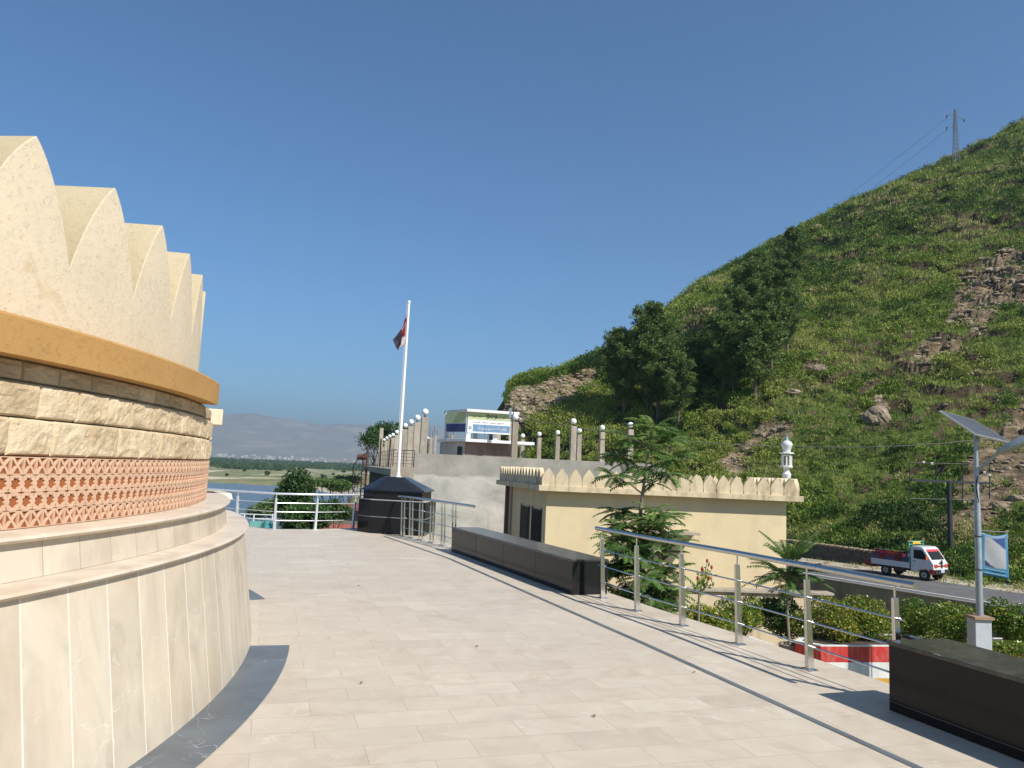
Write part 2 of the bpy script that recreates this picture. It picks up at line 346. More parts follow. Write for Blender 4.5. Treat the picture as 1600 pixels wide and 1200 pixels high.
#==================================================================== STRUCTURE
# --- hill (polar height field seen from the terrace; foot runs along the road)
FA=np.array([26.1,41.8]); FD=np.array([-.5,.866])
def rfoot(az):
    s,c=np.sin(az),np.cos(az)   # dir=(s,c); solve r*dir = FA + k*FD
    det=s*(-FD[1])+c*FD[0]
    r=(FA[0]*(-FD[1])+FA[1]*FD[0])/det
    return np.clip(r,20,150)
SKY_=[(755,690),(778,640),(800,607),(822,597),(850,589),(900,574),(925,562),(940,559),(985,530),(1020,505),(1050,486),(1085,458),(1110,441),(1140,424),(1170,409),(1225,376),(1262,357),(1290,345),(1330,321),(1345,318),(1400,289),(1450,266),(1490,249),(1550,221),(1588,200),(1600,194),(1700,150),(1800,100),(2000,40)]
saz=[];stn=[]
for px_,py_ in SKY_:
    d=ray(px_,py_); saz.append(math.atan2(d[0],d[1])); stn.append(d[2]/math.hypot(d[0],d[1]))
saz=np.array(saz);stn=np.array(stn)
def rcrest(az): return np.interp(np.degrees(az),[-2,0,3,7,12,20,29,34,45,65],[98,104,118,130,150,190,240,262,290,300])
BUMPS=[]
def hill_z(az,r):
    rf=rfoot(az); rc=np.maximum(rcrest(az),rf+12); Tc=np.interp(az,saz,stn); T0=-4.9/rf
    t=(r-rf)/(rc-rf); tt=np.clip(t,0,1); g=1-(1-tt)**2.7
    z=1.7+(T0+(Tc-T0)*g)*r
    edge=np.clip((az-saz[0])/R_(.5),0,1)
    z=np.where(t>1,1.7+Tc*rc-(r-rc)*.35-((r-rc)**2)*.004,z)
    X=r*np.sin(az); Y=r*np.cos(az)
    # spurs and gullies, ledges running parallel to the skyline
    u=X*FD[0]+Y*FD[1]; ww=X*.866+Y*.5
    fade=np.clip(t*6,0,1)*np.clip((1.02-t)*9,.12,1)*np.clip(r/90,.3,2.2)
    z=z+fade*(fbm(u/26,ww/34,4,3)-.5)*5.0
    led=fbm(u/13+ww*.02,(ww+u*.25)/4.6,4,9); z=z+fade*(np.abs(led-.5)*-5.0+.5)
    z=z+np.clip(t*8,0,1)*(fbm(X/2.1,Y/2.1,4,21)-.5)*.9*np.clip(r/80,.6,2)*np.where(t>.97,.5,1)
    stp=1.9*np.clip(r/90,.7,1.8); cc=(z+(fbm(u/9,ww/9,4,61)-.5)*7.5)/stp; fl=np.floor(cc); fr=cc-fl
    gg=np.where(fr<.82,fr*.40/.82,.40+(fr-.82)/.18*.60); tm=np.clip((fbm(u/13,ww/6,4,62)-.445)*6,0,1)*np.clip(t*9,0,1)*np.clip((1-t)*12,0,1)
    z=z+tm*(fl+gg-cc)*stp
    cap=1.7+(Tc+(fbm(X/3.,Y/3.,3,41)-.5)*.012*np.clip(r/100,.5,2))*r-.1
    z=np.where(t<=1,np.minimum(z,cap),z)
    zlow=-3.25+fbm(X/9,Y/9,3,5)*.1
    return np.where(t<0,zlow,np.maximum(z*edge+(1-edge)*-3.5,-3.6))
def inpoly(x,y,P):
    r=np.zeros(x.shape,bool); n=len(P)
    for i in range(n):
        x1,y1=P[i];x2,y2=P[(i+1)%n]
        c=((y1>y)!=(y2>y))&(x<(x2-x1)*(y-y1)/(y2-y1+1e-9)+x1); r^=c
    return r
ROCKP=[([(772,668),(786,640),(800,612),(850,596),(900,583),(938,570),(944,600),(905,620),(880,632),(850,650),(822,668),(800,690)],0),
 ([(1478,492),(1500,446),(1540,412),(1600,384),(1720,350),(1720,500),(1640,498),(1590,478),(1548,498),(1535,520),(1500,518)],1),
 ([(1470,835),(1490,770),(1520,712),(1545,684),(1600,625),(1720,560),(1720,700),(1640,760),(1590,765),(1560,800),(1520,840)],2),
 ([(1340,655),(1355,632),(1370,612),(1385,618),(1398,640),(1370,652)],2),
 ([(1120,748),(1140,712),(1165,690),(1190,668),(1226,652),(1236,668),(1200,688),(1172,716),(1150,748)],2),
 ([(1395,560),(1480,520),(1500,540),(1420,580)],3),([(1255,560),(1285,560),(1310,578),(1270,590)],3)]
def rockmask(X,Y,Z):
    sh=X.shape; P=np.stack([X,Y,Z],-1).reshape(-1,3); px,py=pix(P); px=px+(fbm(px/22,py/22,4,31)-.5)*70; py=py+(fbm(px/22,py/22,4,37)-.5)*50
    m=np.zeros(len(P)); px0,py0=pix(P); px0=px0+(px-px0)*.3; py0=py0+(py-py0)*.3
    for pol,k in ROCKP:
        m=np.where(inpoly(px0 if k==0 else px,py0 if k==0 else py,pol),1. if k!=3 else .7,m)
    return m.reshape(sh)
naz,nr=900,620
az=np.linspace(saz[0],R_(62),naz)[:,None]*np.ones((1,nr))
rf=rfoot(az); rc=np.maximum(rcrest(az),rf+12); tt=np.linspace(0,1,nr)[None]
tt=tt**1.0
rr=rf-.6+(rc*1.22-rf+.6)*tt
HZ=hill_z(az,rr); HX=rr*np.sin(az); HY=rr*np.cos(az)
mk=rockmask(HX,HY,HZ)
# soften the mask a little and roughen rock
km=mk.copy()
for _ in range(2):
    km[1:-1,1:-1]=(km[1:-1,1:-1]*2+km[:-2,1:-1]+km[2:,1:-1]+km[1:-1,:-2]+km[1:-1,2:])/6
rk=(fbm(HX/3.+HZ*.2,HY/3.+HZ*1.2,5,77,.6)-.5); HZ=HZ+km*rk*2.0*np.clip(rr/100,.3,1.2)
M_HILL,t,b=nodes('hill_ground')
v=tc(t); a=N(t,'ShaderNodeAttribute',attribute_name='rock')
n1=noise(t,v,.09,8,.68,.5); n2=noise(t,v,.8,8,.7); n3=noise(t,mapping(t,v,rot=(0,.3,.5),scale=(.5,.5,1.6)),.5,8,.75,.6)
grass=ramp(t,n2,[(.3,(.05,.075,.018)),(.5,(.10,.135,.03)),(.66,(.17,.185,.05)),(.8,(.22,.17,.085))])
vr=N(t,'ShaderNodeTexVoronoi'); vr.inputs['Scale'].default_value=1.1; t.links.new(mapping(t,v,rot=(0,.3,.5),scale=(.7,.7,1.8)),vr.inputs['Vector'])
earth=ramp(t,math_(t,'ADD',math_(t,'MULTIPLY',n3,.75),math_(t,'MULTIPLY',vr.outputs['Distance'],.28)),[(.26,(.045,.033,.02)),(.42,(.16,.115,.07)),(.60,(.33,.245,.155)),(.78,(.52,.42,.30))])
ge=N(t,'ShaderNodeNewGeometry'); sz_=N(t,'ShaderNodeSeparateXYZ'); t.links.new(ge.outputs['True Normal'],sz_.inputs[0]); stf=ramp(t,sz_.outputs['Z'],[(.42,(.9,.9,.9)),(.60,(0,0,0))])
gf=math_(t,'MAXIMUM',math_(t,'MAXIMUM',a.outputs['Fac'],stf),ramp(t,n1,[(.60,(0,0,0)),(.68,(.8,.8,.8))]))
gf=ramp(t,math_(t,'ADD',gf,math_(t,'MULTIPLY',math_(t,'SUBTRACT',n2,.5),.9)),[(.42,(0,0,0)),(.58,(1,1,1))])
t.links.new(mixc(t,math_(t,'MULTIPLY',stf,math_(t,'SUBTRACT',1.0,a.outputs['Fac'])),mixc(t,gf,grass,earth),(.065,.05,.03)),b.inputs['Base Color']); b.inputs['Roughness'].default_value=1; b.inputs['Specular IOR Level'].default_value=.1  # steep scarps: dark earth colour that also paints in the ledge shadows
bump(t,b,noise(t,v,1.6,9,.75,.3),1,.5)
hill=tag(grid('hill',HX,HY,HZ,M_HILL,vt={'rock':km}),kind='structure')
def hill_at(px,py):
    """point of the hill seen at a pixel (march)"""
    d=ray(px,py); h=math.hypot(d[0],d[1]); a_=math.atan2(d[0],d[1]); r0=float(rfoot(np.array(a_)))
    rs=np.linspace(r0,320,1400); z=hill_z(np.full_like(rs,a_),rs); zr=EYE+d[2]/h*rs; k=np.argmax(z>zr)
    r=rs[k]; return (r*math.sin(a_),r*math.cos(a_),float(z[k]))
# --- ground sheet: garden, bank, far plain
def shore(Y): return np.interp(Y,[-50,0,60,150,300,345,360],[-60,-40,-26,-38,-60,-58,400])
def ground_z(X,Y):
    s=X-shore(Y); z=np.where(s>0,np.minimum(-10.5+s*.2,-3.4),-11.5+np.clip(s,-1,0))
    fz=-9.6+(fbm(X/60,Y/60,4,2)-.5)*1.2+np.clip((Y-360)/3000,0,3)*2
    far=np.clip((Y-330+18*(fbm(X/90,Y*0,3,8)-.5))/14,0,1); zz=z*(1-far)+np.maximum(fz,-9.95+.0)*far
    garden=(X>-1)&(Y<34)&(Y>-60); zz=np.where(garden&(Y<28),-3.3,zz)
    zz=np.where((X>2)&(Y>20)&(Y<200),np.minimum(zz,-3.6),zz)
    zz=np.where((np.abs((X-FA[0])*.866+(Y-FA[1])*.5)<26)&(X>0)&(Y<200),-4.6,zz)
    return zz
gx=np.concatenate([-np.geomspace(12500,140,50),np.linspace(-130,60,130),np.geomspace(66,4000,30)])
gy=np.concatenate([np.linspace(-120,-5,12),np.linspace(0,420,170),np.geomspace(430,13000,90)])
GX,GY=np.meshgrid(gx,gy,indexing='ij'); GZ=ground_z(GX,GY)
M_GROUND,t,b=nodes('river_plain')
v=tc(t); n=noise(t,mapping(t,v,scale=(1,.30,1)),.028,9,.66,1.2); n2=noise(t,v,.25,6,.7)
c=ramp(t,n,[(.28,(.03,.065,.015)),(.40,(.085,.13,.03)),(.47,(.28,.22,.10)),(.53,(.08,.14,.035)),(.60,(.55,.47,.33))])
c=mixc(t,.2,c,ramp(t,n2,[(.35,(.06,.085,.03)),(.7,(.20,.19,.10))])); t.links.new(c,b.inputs['Base Color']); b.inputs['Roughness'].default_value=1
bump(t,b,n2,.6,.4)
tag(grid('ground',GX,GY,GZ,M_GROUND),kind='structure')
M_WATER,t,b=nodes('river_water'); v=tc(t)
b.inputs['Base Color'].default_value=(.055,.085,.11,1); b.inputs['Roughness'].default_value=.16; b.inputs['IOR'].default_value=1.33
bump(t,b,noise(t,mapping(t,v,scale=(.5,1.6,1)),.7,6,.65,.5),.6,.25)
mb=MB(); mb.add([(-3000,-100,-10),(40,-100,-10),(40,420,-10),(-3000,420,-10)],[(0,1,2,3)]); tag(mb.build('river',M_WATER),kind='structure')
# --- road with retaining wall, shoulder, white line
M_ROAD=M('asphalt',(.12,.117,.112),(.09,.088,.085),scale=3,rough=.9,bs=.3,bd=.01,bscale=80,stain=(.15,.145,.135),stscale=.5)
E0=np.array([17.3,40.7]); rd=np.array([21.83-17.3,33.6-40.72]); rd/=np.linalg.norm(rd); rn=np.array([rd[1]*-1,rd[0]])*1.0
if rn[0]<0: rn=-rn
def rp(s,o,z): q=E0+rd*s+rn*o; return (q[0],q[1],z)
mb=MB()
mb.add([rp(-60,-.9,-3.2),rp(60,-.9,-3.2),rp(60,5.0,-3.2),rp(-60,5.0,-3.2),rp(-60,-.9,-6),rp(60,-.9,-6),rp(60,5,-6),rp(-60,5,-6)],[(0,1,2,3),(0,4,5,1),(2,6,7,3)])
tag(mb.build('road',M_ROAD),kind='structure')
mb=MB(); mb.add([rp(-60,-.06,-3.195),rp(60,-.06,-3.195),rp(60,.08,-3.195),rp(-60,.08,-3.195)],[(0,1,2,3)])
tag(mb.build('road_line',M('line_paint',(.72,.72,.70),(.55,.55,.53),scale=8,rough=.7)),kind='structure')
mb=MB(); ns=120
S=np.linspace(-110,60,ns)[:,None]*np.ones((1,14)); O=np.linspace(4.9,11,14)[None]*np.ones((ns,1))
VX=E0[0]+rd[0]*S+rn[0]*O; VY=E0[1]+rd[1]*S+rn[1]*O; VZ=-3.215+.03*fbm(VX*1.3,VY*1.3,4,55)+np.clip((O-7.5)*.18,0,1)*fbm(VX/2,VY/2,3,3)
M_VERGE,t,b=nodes('gravel_verge'); v=tc(t)
vor=N(t,'ShaderNodeTexVoronoi'); vor.inputs['Scale'].default_value=7; t.links.new(v,vor.inputs['Vector'])
c=ramp(t,vor.outputs['Color'],[(0,(.25,.20,.145)),(.5,(.38,.32,.24)),(1,(.55,.49,.40))]); n=noise(t,v,.9,6,.7)
c=mixc(t,ramp(t,n,[(.6,(0,0,0)),(.7,(1,1,1))]),c,(.09,.12,.035)); t.links.new(c,b.inputs['Base Color']); b.inputs['Roughness'].default_value=1; bump(t,b,vor.outputs['Distance'],.4,.03)
tag(grid('verge',VX,VY,VZ,M_VERGE),kind='structure')
rw=thing('retaining_wall','long grey plastered wall carrying the road edge behind the planted shrubs','wall',rp(0,-1,-6))
mb=MB(); mb.prism([rp(-40,-1.15,0)[:2],rp(55,-1.15,0)[:2],rp(55,-.93,0)[:2],rp(-40,-.93,0)[:2]],-6,-3.24); mb.build('wall',M_BUFF if False else M('grey_render',(.23,.21,.175),(.16,.15,.125),scale=1.2,rough=.95,stain=(.11,.105,.09),bs=.2),rw)
mb=MB(); mb.prism([rp(-40,-1.2,0)[:2],rp(55,-1.2,0)[:2],rp(55,-.91,0)[:2],rp(-40,-.91,0)[:2]],-3.235,-3.17); mb.build('coping',M('grey_render',(.23,.21,.175)),rw)
# --- terrace
EDGE=[(7.5,-6),(6.2,-2),(5.15,1.5),(4.4,4.0),(3.85,5.6),(3.5,6.5),(3.16,7.4),(2.80,8.3),(2.42,9.15),(2.03,10.0),(1.68,10.85),(1.0,12.5),(.2,14.35),(-.60,16.05),(-1.5,17.8),(-1.75,19.2),(-1.9,20.6),(-3.4,20.9),(-3.9,20.25),(-4.7,19.42),(-5.55,18.95),(-6.7,19.55),(-9,20.4),(-22,20.4),(-22,-6)]
mb=MB(); mb.prism(EDGE,-.06,0); o=mb.build('terrace_floor',FLOOR); tag(o,kind='structure')
mb=MB(); ins=[(x-.04 if x>-20 else x,y) for x,y in EDGE]; mb.prism([(x*.998-.05,y-.06) for x,y in EDGE],-6,-.065); tag(mb.build('terrace_base',M_BUFF),kind='structure')
LN=[(-2.84,18.3),(-1.05,14.56),(.55,10.36),(1.42,8.09),(2.1,6.21),(2.76,4.35),(3.9,1.0),(5.2,-3)]
def strip(pts,w,z,mat,name):
    P=[Vector((x,y,0)) for x,y in pts]; q=[]
    for i in range(len(P)):
        d=(P[min(i+1,len(P)-1)]-P[max(i-1,0)]).normalized(); n_=Vector((-d.y,d.x,0))*w/2; q.append((P[i]+n_,P[i]-n_))
    mb=MB()
    for i in range(len(P)-1): mb.add([(q[i][0].x,q[i][0].y,z),(q[i][1].x,q[i][1].y,z),(q[i+1][1].x,q[i+1][1].y,z),(q[i+1][0].x,q[i+1][0].y,z)],[(0,1,2,3)])
    return tag(mb.build(name,mat),kind='structure')
strip(LN,.062,.004,M_KERB,'floor_line')

#==================================================================== ROUND MONUMENT
CX,CY=-10.955,4.89
def pc(Rr,a): return (CX+Rr*math.cos(a),CY+Rr*math.sin(a))
def arcstrip(a0,a1,r0,r1,z):
    mb=MB(); n=60
    for i in range(n):
        A=a0+(a1-a0)*i/n;B=a0+(a1-a0)*(i+1)/n
        mb.add([(*pc(r0,A),z),(*pc(r1,A),z),(*pc(r1,B),z),(*pc(r0,B),z)],[(0,1,2,3)])
    return mb
tag(arcstrip(R_(-30),R_(14.9),8.9,9.33,.004).build('floor_border',M_KERB),kind='structure')
tag(arcstrip(R_(30),R_(44),8.9,9.33,.004).build('floor_border',M_KERB),kind='structure')
mon=thing('round_monument','round cream building with pointed crenellations, ochre cornice and terracotta lattice on the left','building',(CX,CY,0))
A0,A1=R_(-62),R_(31)
def ring(prof,name,mat,smooth=True,n=240,a0=A0,a1=A1,caps=True,bevel=0):
    """revolve an open/closed profile [(R,z)]"""
    mb=MB(); uv=[]; m=len(prof)
    cum=[0]
    for i in range(1,m): cum.append(cum[-1]+math.hypot(prof[i][0]-prof[i-1][0],prof[i][1]-prof[i-1][1]))
    vs=[]
    for k in range(n+1):
        A=a0+(a1-a0)*k/n
        for i,(r,z) in enumerate(prof): x,y=pc(r,A); vs.append((x,y,z)); uv.append((A*9.0,cum[i]))
    fs=[]
    for k in range(n):
        for i in range(m-1): fs.append((k*m+i,(k+1)*m+i,(k+1)*m+i+1,k*m+i+1))
    if caps: fs+=[tuple(range(m))[::-1],tuple(range(n*m,(n+1)*m))]
    mb.add(vs,[f for f in fs]); mb.uv=uv; return mb.build(name,mat,mon,smooth=smooth,bevel=bevel)
ring([(8.1,0),(8.985,0),(8.835,1.012),(8.2,1.012)],'base_cladding',M_CLAD)
ring([(8.2,1.015),(8.83,1.015),(8.865,1.019),(8.878,1.034),(8.868,1.049),(8.84,1.054),(8.2,1.054)],'lower_ledge',M_LEDGE)
ring([(8.2,1.056),(8.665,1.056),(8.638,1.234),(8.2,1.234)],'riser_cladding',M_RISER)
ring([(8.2,1.236),(8.645,1.236),(8.675,1.240),(8.686,1.255),(8.676,1.270),(8.65,1.275),(8.2,1.275)],'upper_ledge',M_LEDGE)
ring([(8.1,1.277),(8.445,1.277),(8.445,1.652),(8.1,1.652)],'lattice_backing',M_RUST)
# lattice: four rows of terracotta tile cells with real openings
def polyhole_mesh(outer,holes):
    bm=bmesh.new(); es=[]
    for P in [outer]+holes:
        vs=[bm.verts.new((x,y,0)) for x,y in P]
        for i in range(len(vs)): es.append(bm.edges.new((vs[i],vs[(i+1)%len(vs)])))
    bmesh.ops.triangle_fill(bm,use_beauty=True,use_dissolve=False,edges=es,normal=(0,0,1))
    bm.verts.index_update(); V=[(v.co.x,v.co.y) for v in bm.verts]; F=[tuple(v.index for v in f.verts) for f in bm.faces]
    bm.free(); loops=[]; k=0
    for P in [outer]+holes: loops.append(list(range(k,k+len(P)))); k+=len(P)
    return V,F,loops
s_=1.0
def starcell():
    q=.22;hw=.045; o=[]
    for (sx,sy,fl) in ((-1,-1,0),(1,-1,1),(1,1,0),(-1,1,1)):
        L=[(sx*(.5-0),sy*(.5-q)),(sx*(.5-hw),sy*(.5-q)),(sx*(.5-hw),sy*(.5-hw)),(sx*(.5-q),sy*(.5-hw)),(sx*(.5-q),sy*.5)]
        o+= L if fl==0 else L[::-1]
    o=[(x,y) for x,y in o]
    st=[((.40 if i%2==0 else .30)*math.cos(PI/8*i+PI/8),(.40 if i%2==0 else .30)*math.sin(PI/8*i+PI/8)) for i in range(16)]
    return polyhole_mesh(o,[st])
def xcell():
    o=[(-.5,-.5),(.5,-.5),(.5,.5),(-.5,.5)]; f=.45
    hs=[[(-f+.17,f),(-.10,.20),(0,.09),(.10,.20),(f-.17,f)],[(-f+.17,-f),(f-.17,-f),(.10,-.20),(0,-.09),(-.10,-.20)],[(-f,f-.08),(-f,-f+.08),(-.20,-.10),(-.10,0),(-.20,.10)],[(f,f-.08),(.20,.10),(.10,0),(.20,-.10),(f,-f+.08)]]
    return polyhole_mesh(o,hs)
cs=.0935; nc=int((A1-A0)*8.45/cs); rows=[(1.278,'x'),(1.3715,'s'),(1.465,'s'),(1.5585,'x')]
VS=[];FS=[];k=0
for ctype,(V,F,L) in (('s',starcell()),('x',xcell())):
    for z0,ty in rows:
        if ty!=ctype: continue
        for i in range(nc):
            a0_=A0+(i+.5)*cs/8.45; ring_v=[]
            for dr in (8.455,8.4445):
                for x,y in V:
                    A=a0_+x*cs*.985/8.45; xx,yy=pc(dr,A); VS.append((xx,yy,z0+(y+.5)*.0925+.0005))
            n_=len(V)
            FS+=[(k+f[0],k+f[1],k+f[2]) for f in F]
            for lp in L:
                for j in range(len(lp)):
                    a_,b_=lp[j],lp[(j+1)%len(lp)]; FS.append((k+a_,k+b_,k+n_+b_)); FS.append((k+a_,k+n_+b_,k+n_+a_))
            k+=2*n_
npmesh('lattice_screen',np.array(VS),np.array(FS),M_TERRA,mon)
# raised rims around the stars
# split-faced stone courses
rowsz=[(1.655,1.853),(1.857,2.042),(2.046,2.154)]
SV=[];SF=[];ST=[];base=0
for ri,(z0,z1) in enumerate(rowsz):
    A=A0
    off=[.6,0,.3][ri]; A+=-off*.33/8.5
    while A<A1:
        wd=.325*random.uniform(.93,1.07) if ri<2 else .30*random.uniform(.95,1.05)
        wA=wd/8.5; nx,nz=26,16; g=.0022/8.5
        u=np.linspace(0,1,nx)[:,None]*np.ones((1,nz)); w_=np.linspace(0,1,nz)[None]*np.ones((nx,1))
        ang=A+g+(wA-2*g)*u; zz=z0+.0015+(z1-z0-.003)*w_
        ed=np.minimum(np.minimum(u,1-u)*wd,np.minimum(w_,1-w_)*(z1-z0)); sd_=random.randint(0,9999)
        dd=fbm(u*wd*9+sd_,w_*(z1-z0)*9+sd_*.3,5,sd_,.62); d2=np.abs(fbm(u*wd*5+sd_,w_*2+3,3,sd_+5)-.5)
        chip=np.clip(.5-vnoise(u*3+sd_,w_*.01+sd_,3),0,1)*np.exp(-w_*7)*.06 if ri<2 else 0
        amp=[.036,.032,.012][ri]
        dep=(dd-.45)*amp-d2*.03+.012; dep=dep*np.clip(ed/.018,0,1)**.6-chip*.5-np.where(ed<.0016,.012,0)
        rr_=8.445+dep-[0,.004,.02][ri]
        SV.append(np.stack([CX+rr_*np.cos(ang),CY+rr_*np.sin(ang),zz],-1).reshape(-1,3))
        ii=np.arange(nx-1)[:,None]*nz+np.arange(nz-1)[None]; SF.append(np.stack([ii,ii+nz,ii+nz+1,ii+1],-1).reshape(-1,4)+base); base+=nx*nz
        ST.append(np.full((nx-1)*(nz-1),random.uniform(.25,1) if ri<2 else random.uniform(0,.3)))
        A+=wA
npmesh('stone_facing',np.concatenate(SV),np.concatenate(SF),M_STONE,mon,tint=np.concatenate(ST))
ring([(8.1,1.653),(8.418,1.653),(8.418,2.156),(8.1,2.156)],'stone_core',M('joint_mortar',(.17,.13,.085),rough=1))
ring([(8.0,2.158),(8.553,2.158),(8.553,2.345),(8.538,2.36),(8.0,2.36)],'cornice',M_OCHRE,smooth=True,a1=R_(14))
# crenellated parapet with pointed arches
RT,RI=8.275,7.65; step=R_(5.52); tipz,valz=3.435,2.785; first=R_(-5.27)
angs=[];zs=[]
half=step/2
A=first-step*11
prof=[]   # (offset 0..1 from valley to tip, height)
for i in range(13):
    u=i/12; prof.append((u, (math.sin(u*PI/2*.93)/math.sin(PI/2*.93))**.62 if u>0 else 0))
# pointed arch: steep near the valley, straighter to the tip
def hprof(u): return (1-(1-u)**1.9)*.48+.52*u**.82
pts=[]
while A<A1+step:
    for i in range(24):
        q=i/24; a_=A-half+q*step
        if a_<A0 or a_>A1: continue
        u=1-abs(q*2-1); pts.append((a_,valz+(tipz-valz)*hprof(u)))
    A+=step
mb=MB(); vs=[]; uv=[]
for a_,z in pts:
    for r,zz in ((RT,2.362),(RT,z),(RI,z),(RI,2.362)): vs.append((*pc(r,a_),zz))
fs=[]
for i in range(len(pts)-1):
    for j in range(4): fs.append((i*4+j,(i+1)*4+j,(i+1)*4+(j+1)%4,i*4+(j+1)%4))
fs+=[(0,1,2,3)[::-1],tuple((len(pts)-1)*4+j for j in range(4))]
mb.add(vs,fs); mb.mi=[1 if (k%4==1 and k<4*(len(pts)-1)) else 0 for k in range(len(fs))]; mb.build('crenellated_parapet',[M_CREAM,plaster('shaded_flank_plaster',(.50,.41,.26),patch=(.43,.335,.20))],mon,bevel=.006)  # tooth flanks: yellower plaster, darkened so that shade is put into the colour
# gate piers at the far end of the ring
def frustum(mb,c,b,t_,z0,z1,rz=0):
    ca,sa=math.cos(rz),math.sin(rz)
    P=[(c[0]+x*b/2*ca-y*b/2*sa,c[1]+x*b/2*sa+y*b/2*ca) for x,y in ((-1,-1),(1,-1),(1,1),(-1,1))]
    Q=[(c[0]+x*t_/2*ca-y*t_/2*sa,c[1]+x*t_/2*sa+y*t_/2*ca) for x,y in ((-1,-1),(1,-1),(1,1),(-1,1))]
    mb.prism(P,z0,z1,poly2=Q)
pr=.5
mb=MB(); frustum(mb,(-3.78,9.25),.74,.72,0,1.20,pr); q=mb.build('gate_pier',M_CREAM,mon); mb=MB(); frustum(mb,(-3.78,9.25),.86,.82,1.203,1.275,pr); mb.build('pier_cap',M_LEDGE,q,bevel=.008)
mb=MB(); frustum(mb,(-3.98,10.2),.72,.52,0,.93,pr); q=mb.build('gate_pier',M_CREAM,mon); mb=MB(); frustum(mb,(-3.98,10.2),.70,.66,.933,.985,pr); mb.build('pier_cap',M_LEDGE,q,bevel=.008)
mb=MB(); mb.box((-3.80,9.35,2.165),(.5,.5,.19),pr); mb.build('bracket',M_CREAM,mon,bevel=.01)

#==================================================================== LITTER
M_DRY=M('dry_leaf',(.20,.11,.05),(.12,.07,.035),scale=40,rough=.9)
for px_,py_,lb in ((565,1067,'small dry leaf on the paving left of centre'),(928,1119,'curled brown leaf on the paving near the lower middle'),(560,915,'tiny dry leaf on the paving far beyond the grey border'),(1085,1050,'dry leaf on the paving beside the thin grey line'),(745,1010,'small dry leaf in the middle of the paving')):
    g=gp(px_,py_,.006); mb=MB(); a_=random.uniform(0,6.28); c_,q_=math.cos(a_),math.sin(a_); L=.022
    P=[(-L,0,.0),(-L*.3,L*.42,.006),(L*.5,L*.3,.008),(L,0,.002),(L*.4,-L*.35,.009),(-L*.4,-L*.4,.005)]
    mb.add([(g[0]+x*c_-y*q_,g[1]+x*q_+y*c_,g[2]+z) for x,y,z in P]+[(g[0],g[1],g[2]+.001)],[(6,0,1),(6,1,2),(6,2,3),(6,3,4),(6,4,5),(6,5,0)])
    o=mb.build('dry_leaf',M_DRY,loc=g); tag(o,lb,'leaf','dry leaves on the paving'); sm=o.modifiers.new('thickness','SOLIDIFY'); sm.thickness=.001

#==================================================================== BENCHES, PEDESTAL, FLAG
def bench(front,width,h,label,side,seams,groupname,endcap=True):
    P=[Vector((x,y,0)) for x,y in front]; L=[]
    for i in range(len(P)):
        d=(P[min(i+1,len(P)-1)]-P[max(i-1,0)]).normalized(); n_=Vector((-d.y,d.x,0))*side; L.append(P[i]+n_*width)
    th=thing('granite_bench',label,'bench',(P[0].x,P[0].y,0),groupname)
    poly=[(p.x,p.y) for p in P]+[(p.x,p.y) for p in L[::-1]]
    mb=MB(); mb.prism(poly,.004,h-.034); body=mb.build('body',M_GRANITE,th)
    ctr=Vector((sum(p[0] for p in poly)/len(poly),sum(p[1] for p in poly)/len(poly),0))
    def grow(k): 
        out=[]
        for i,p in enumerate(P):
            d=(P[min(i+1,len(P)-1)]-P[max(i-1,0)]).normalized(); n_=Vector((-d.y,d.x,0))*side
            e=-d*k if i==0 else (d*k if i==len(P)-1 else Vector())
            out.append((p-n_*k+e,L[i]+n_*k+e))
        return [(a.x,a.y) for a,_ in out]+[(b_.x,b_.y) for _,b_ in out[::-1]]
    mb=MB(); mb.prism(grow(.012),h-.03,h); mb.build('top_slab',M_DUSTGR,th,bevel=.004)
    mb=MB(); mb.prism(grow(-.01),h-.036,h-.028); mb.build('joint',M_SEAM,th)
    tot=[0]
    for i in range(1,len(P)): tot.append(tot[-1]+(P[i]-P[i-1]).length)
    mb=MB()
    for s in seams:
        for i in range(1,len(P)):
            if tot[i-1]<=s<=tot[i]:
                p=P[i-1].lerp(P[i],(s-tot[i-1])/(tot[i]-tot[i-1])); d=(P[i]-P[i-1]).normalized(); mb.box((p.x,p.y,h/2-.02),(.004,.006,h-.04),math.atan2(d.y,d.x))
    for hz in (.07,):
        for i in range(1,len(P)):
            a_,b_=P[i-1],P[i]; d=b_-a_; c_=(a_+b_)/2; mb.box((c_.x,c_.y,hz),(d.length-.02,.005,.003),math.atan2(d.y,d.x))
    mb.build('panel_seams',M_SEAM,th); return th
bench([(.95,10.88),(.20,12.70),(-.55,14.50),(-1.07,15.70)],.56,.485,'long black granite bench in front of the yellow building',-1,[1.25,2.55,3.9],'black granite benches on the terrace')
bench([(2.98,6.07),(3.37,4.95),(4.05,3.0),(4.9,.6)],.56,.515,'black granite bench in the near right corner of the terrace',1,[1.19,3.2],'black granite benches on the terrace')
ped=thing('flag_pedestal','black granite pedestal with a sloping hipped top under the flagpole','pedestal',(-2.62,19.6,0))
PA=R_(-2)
def sq(c,w_,d_,rz): 
    ca,sa=math.cos(rz),math.sin(rz); return [(c[0]+x*w_/2*ca-y*d_/2*sa,c[1]+x*w_/2*sa+y*d_/2*ca) for x,y in ((-1,-1),(1,-1),(1,1),(-1,1))]
pcn=(-2.78,19.62)
PB=[(-3.32,18.98),(-1.95,18.72),(-1.85,20.3),(-3.55,20.45),(-3.68,19.33)]
def shrink(P,k): cx=sum(p[0] for p in P)/len(P); cy=sum(p[1] for p in P)/len(P); return [(cx+(x-cx)*k,cy+(y-cy)*k) for x,y in P]
mb=MB(); mb.prism(PB,.004,.80); mb.build('body',M_GRANITE,ped)
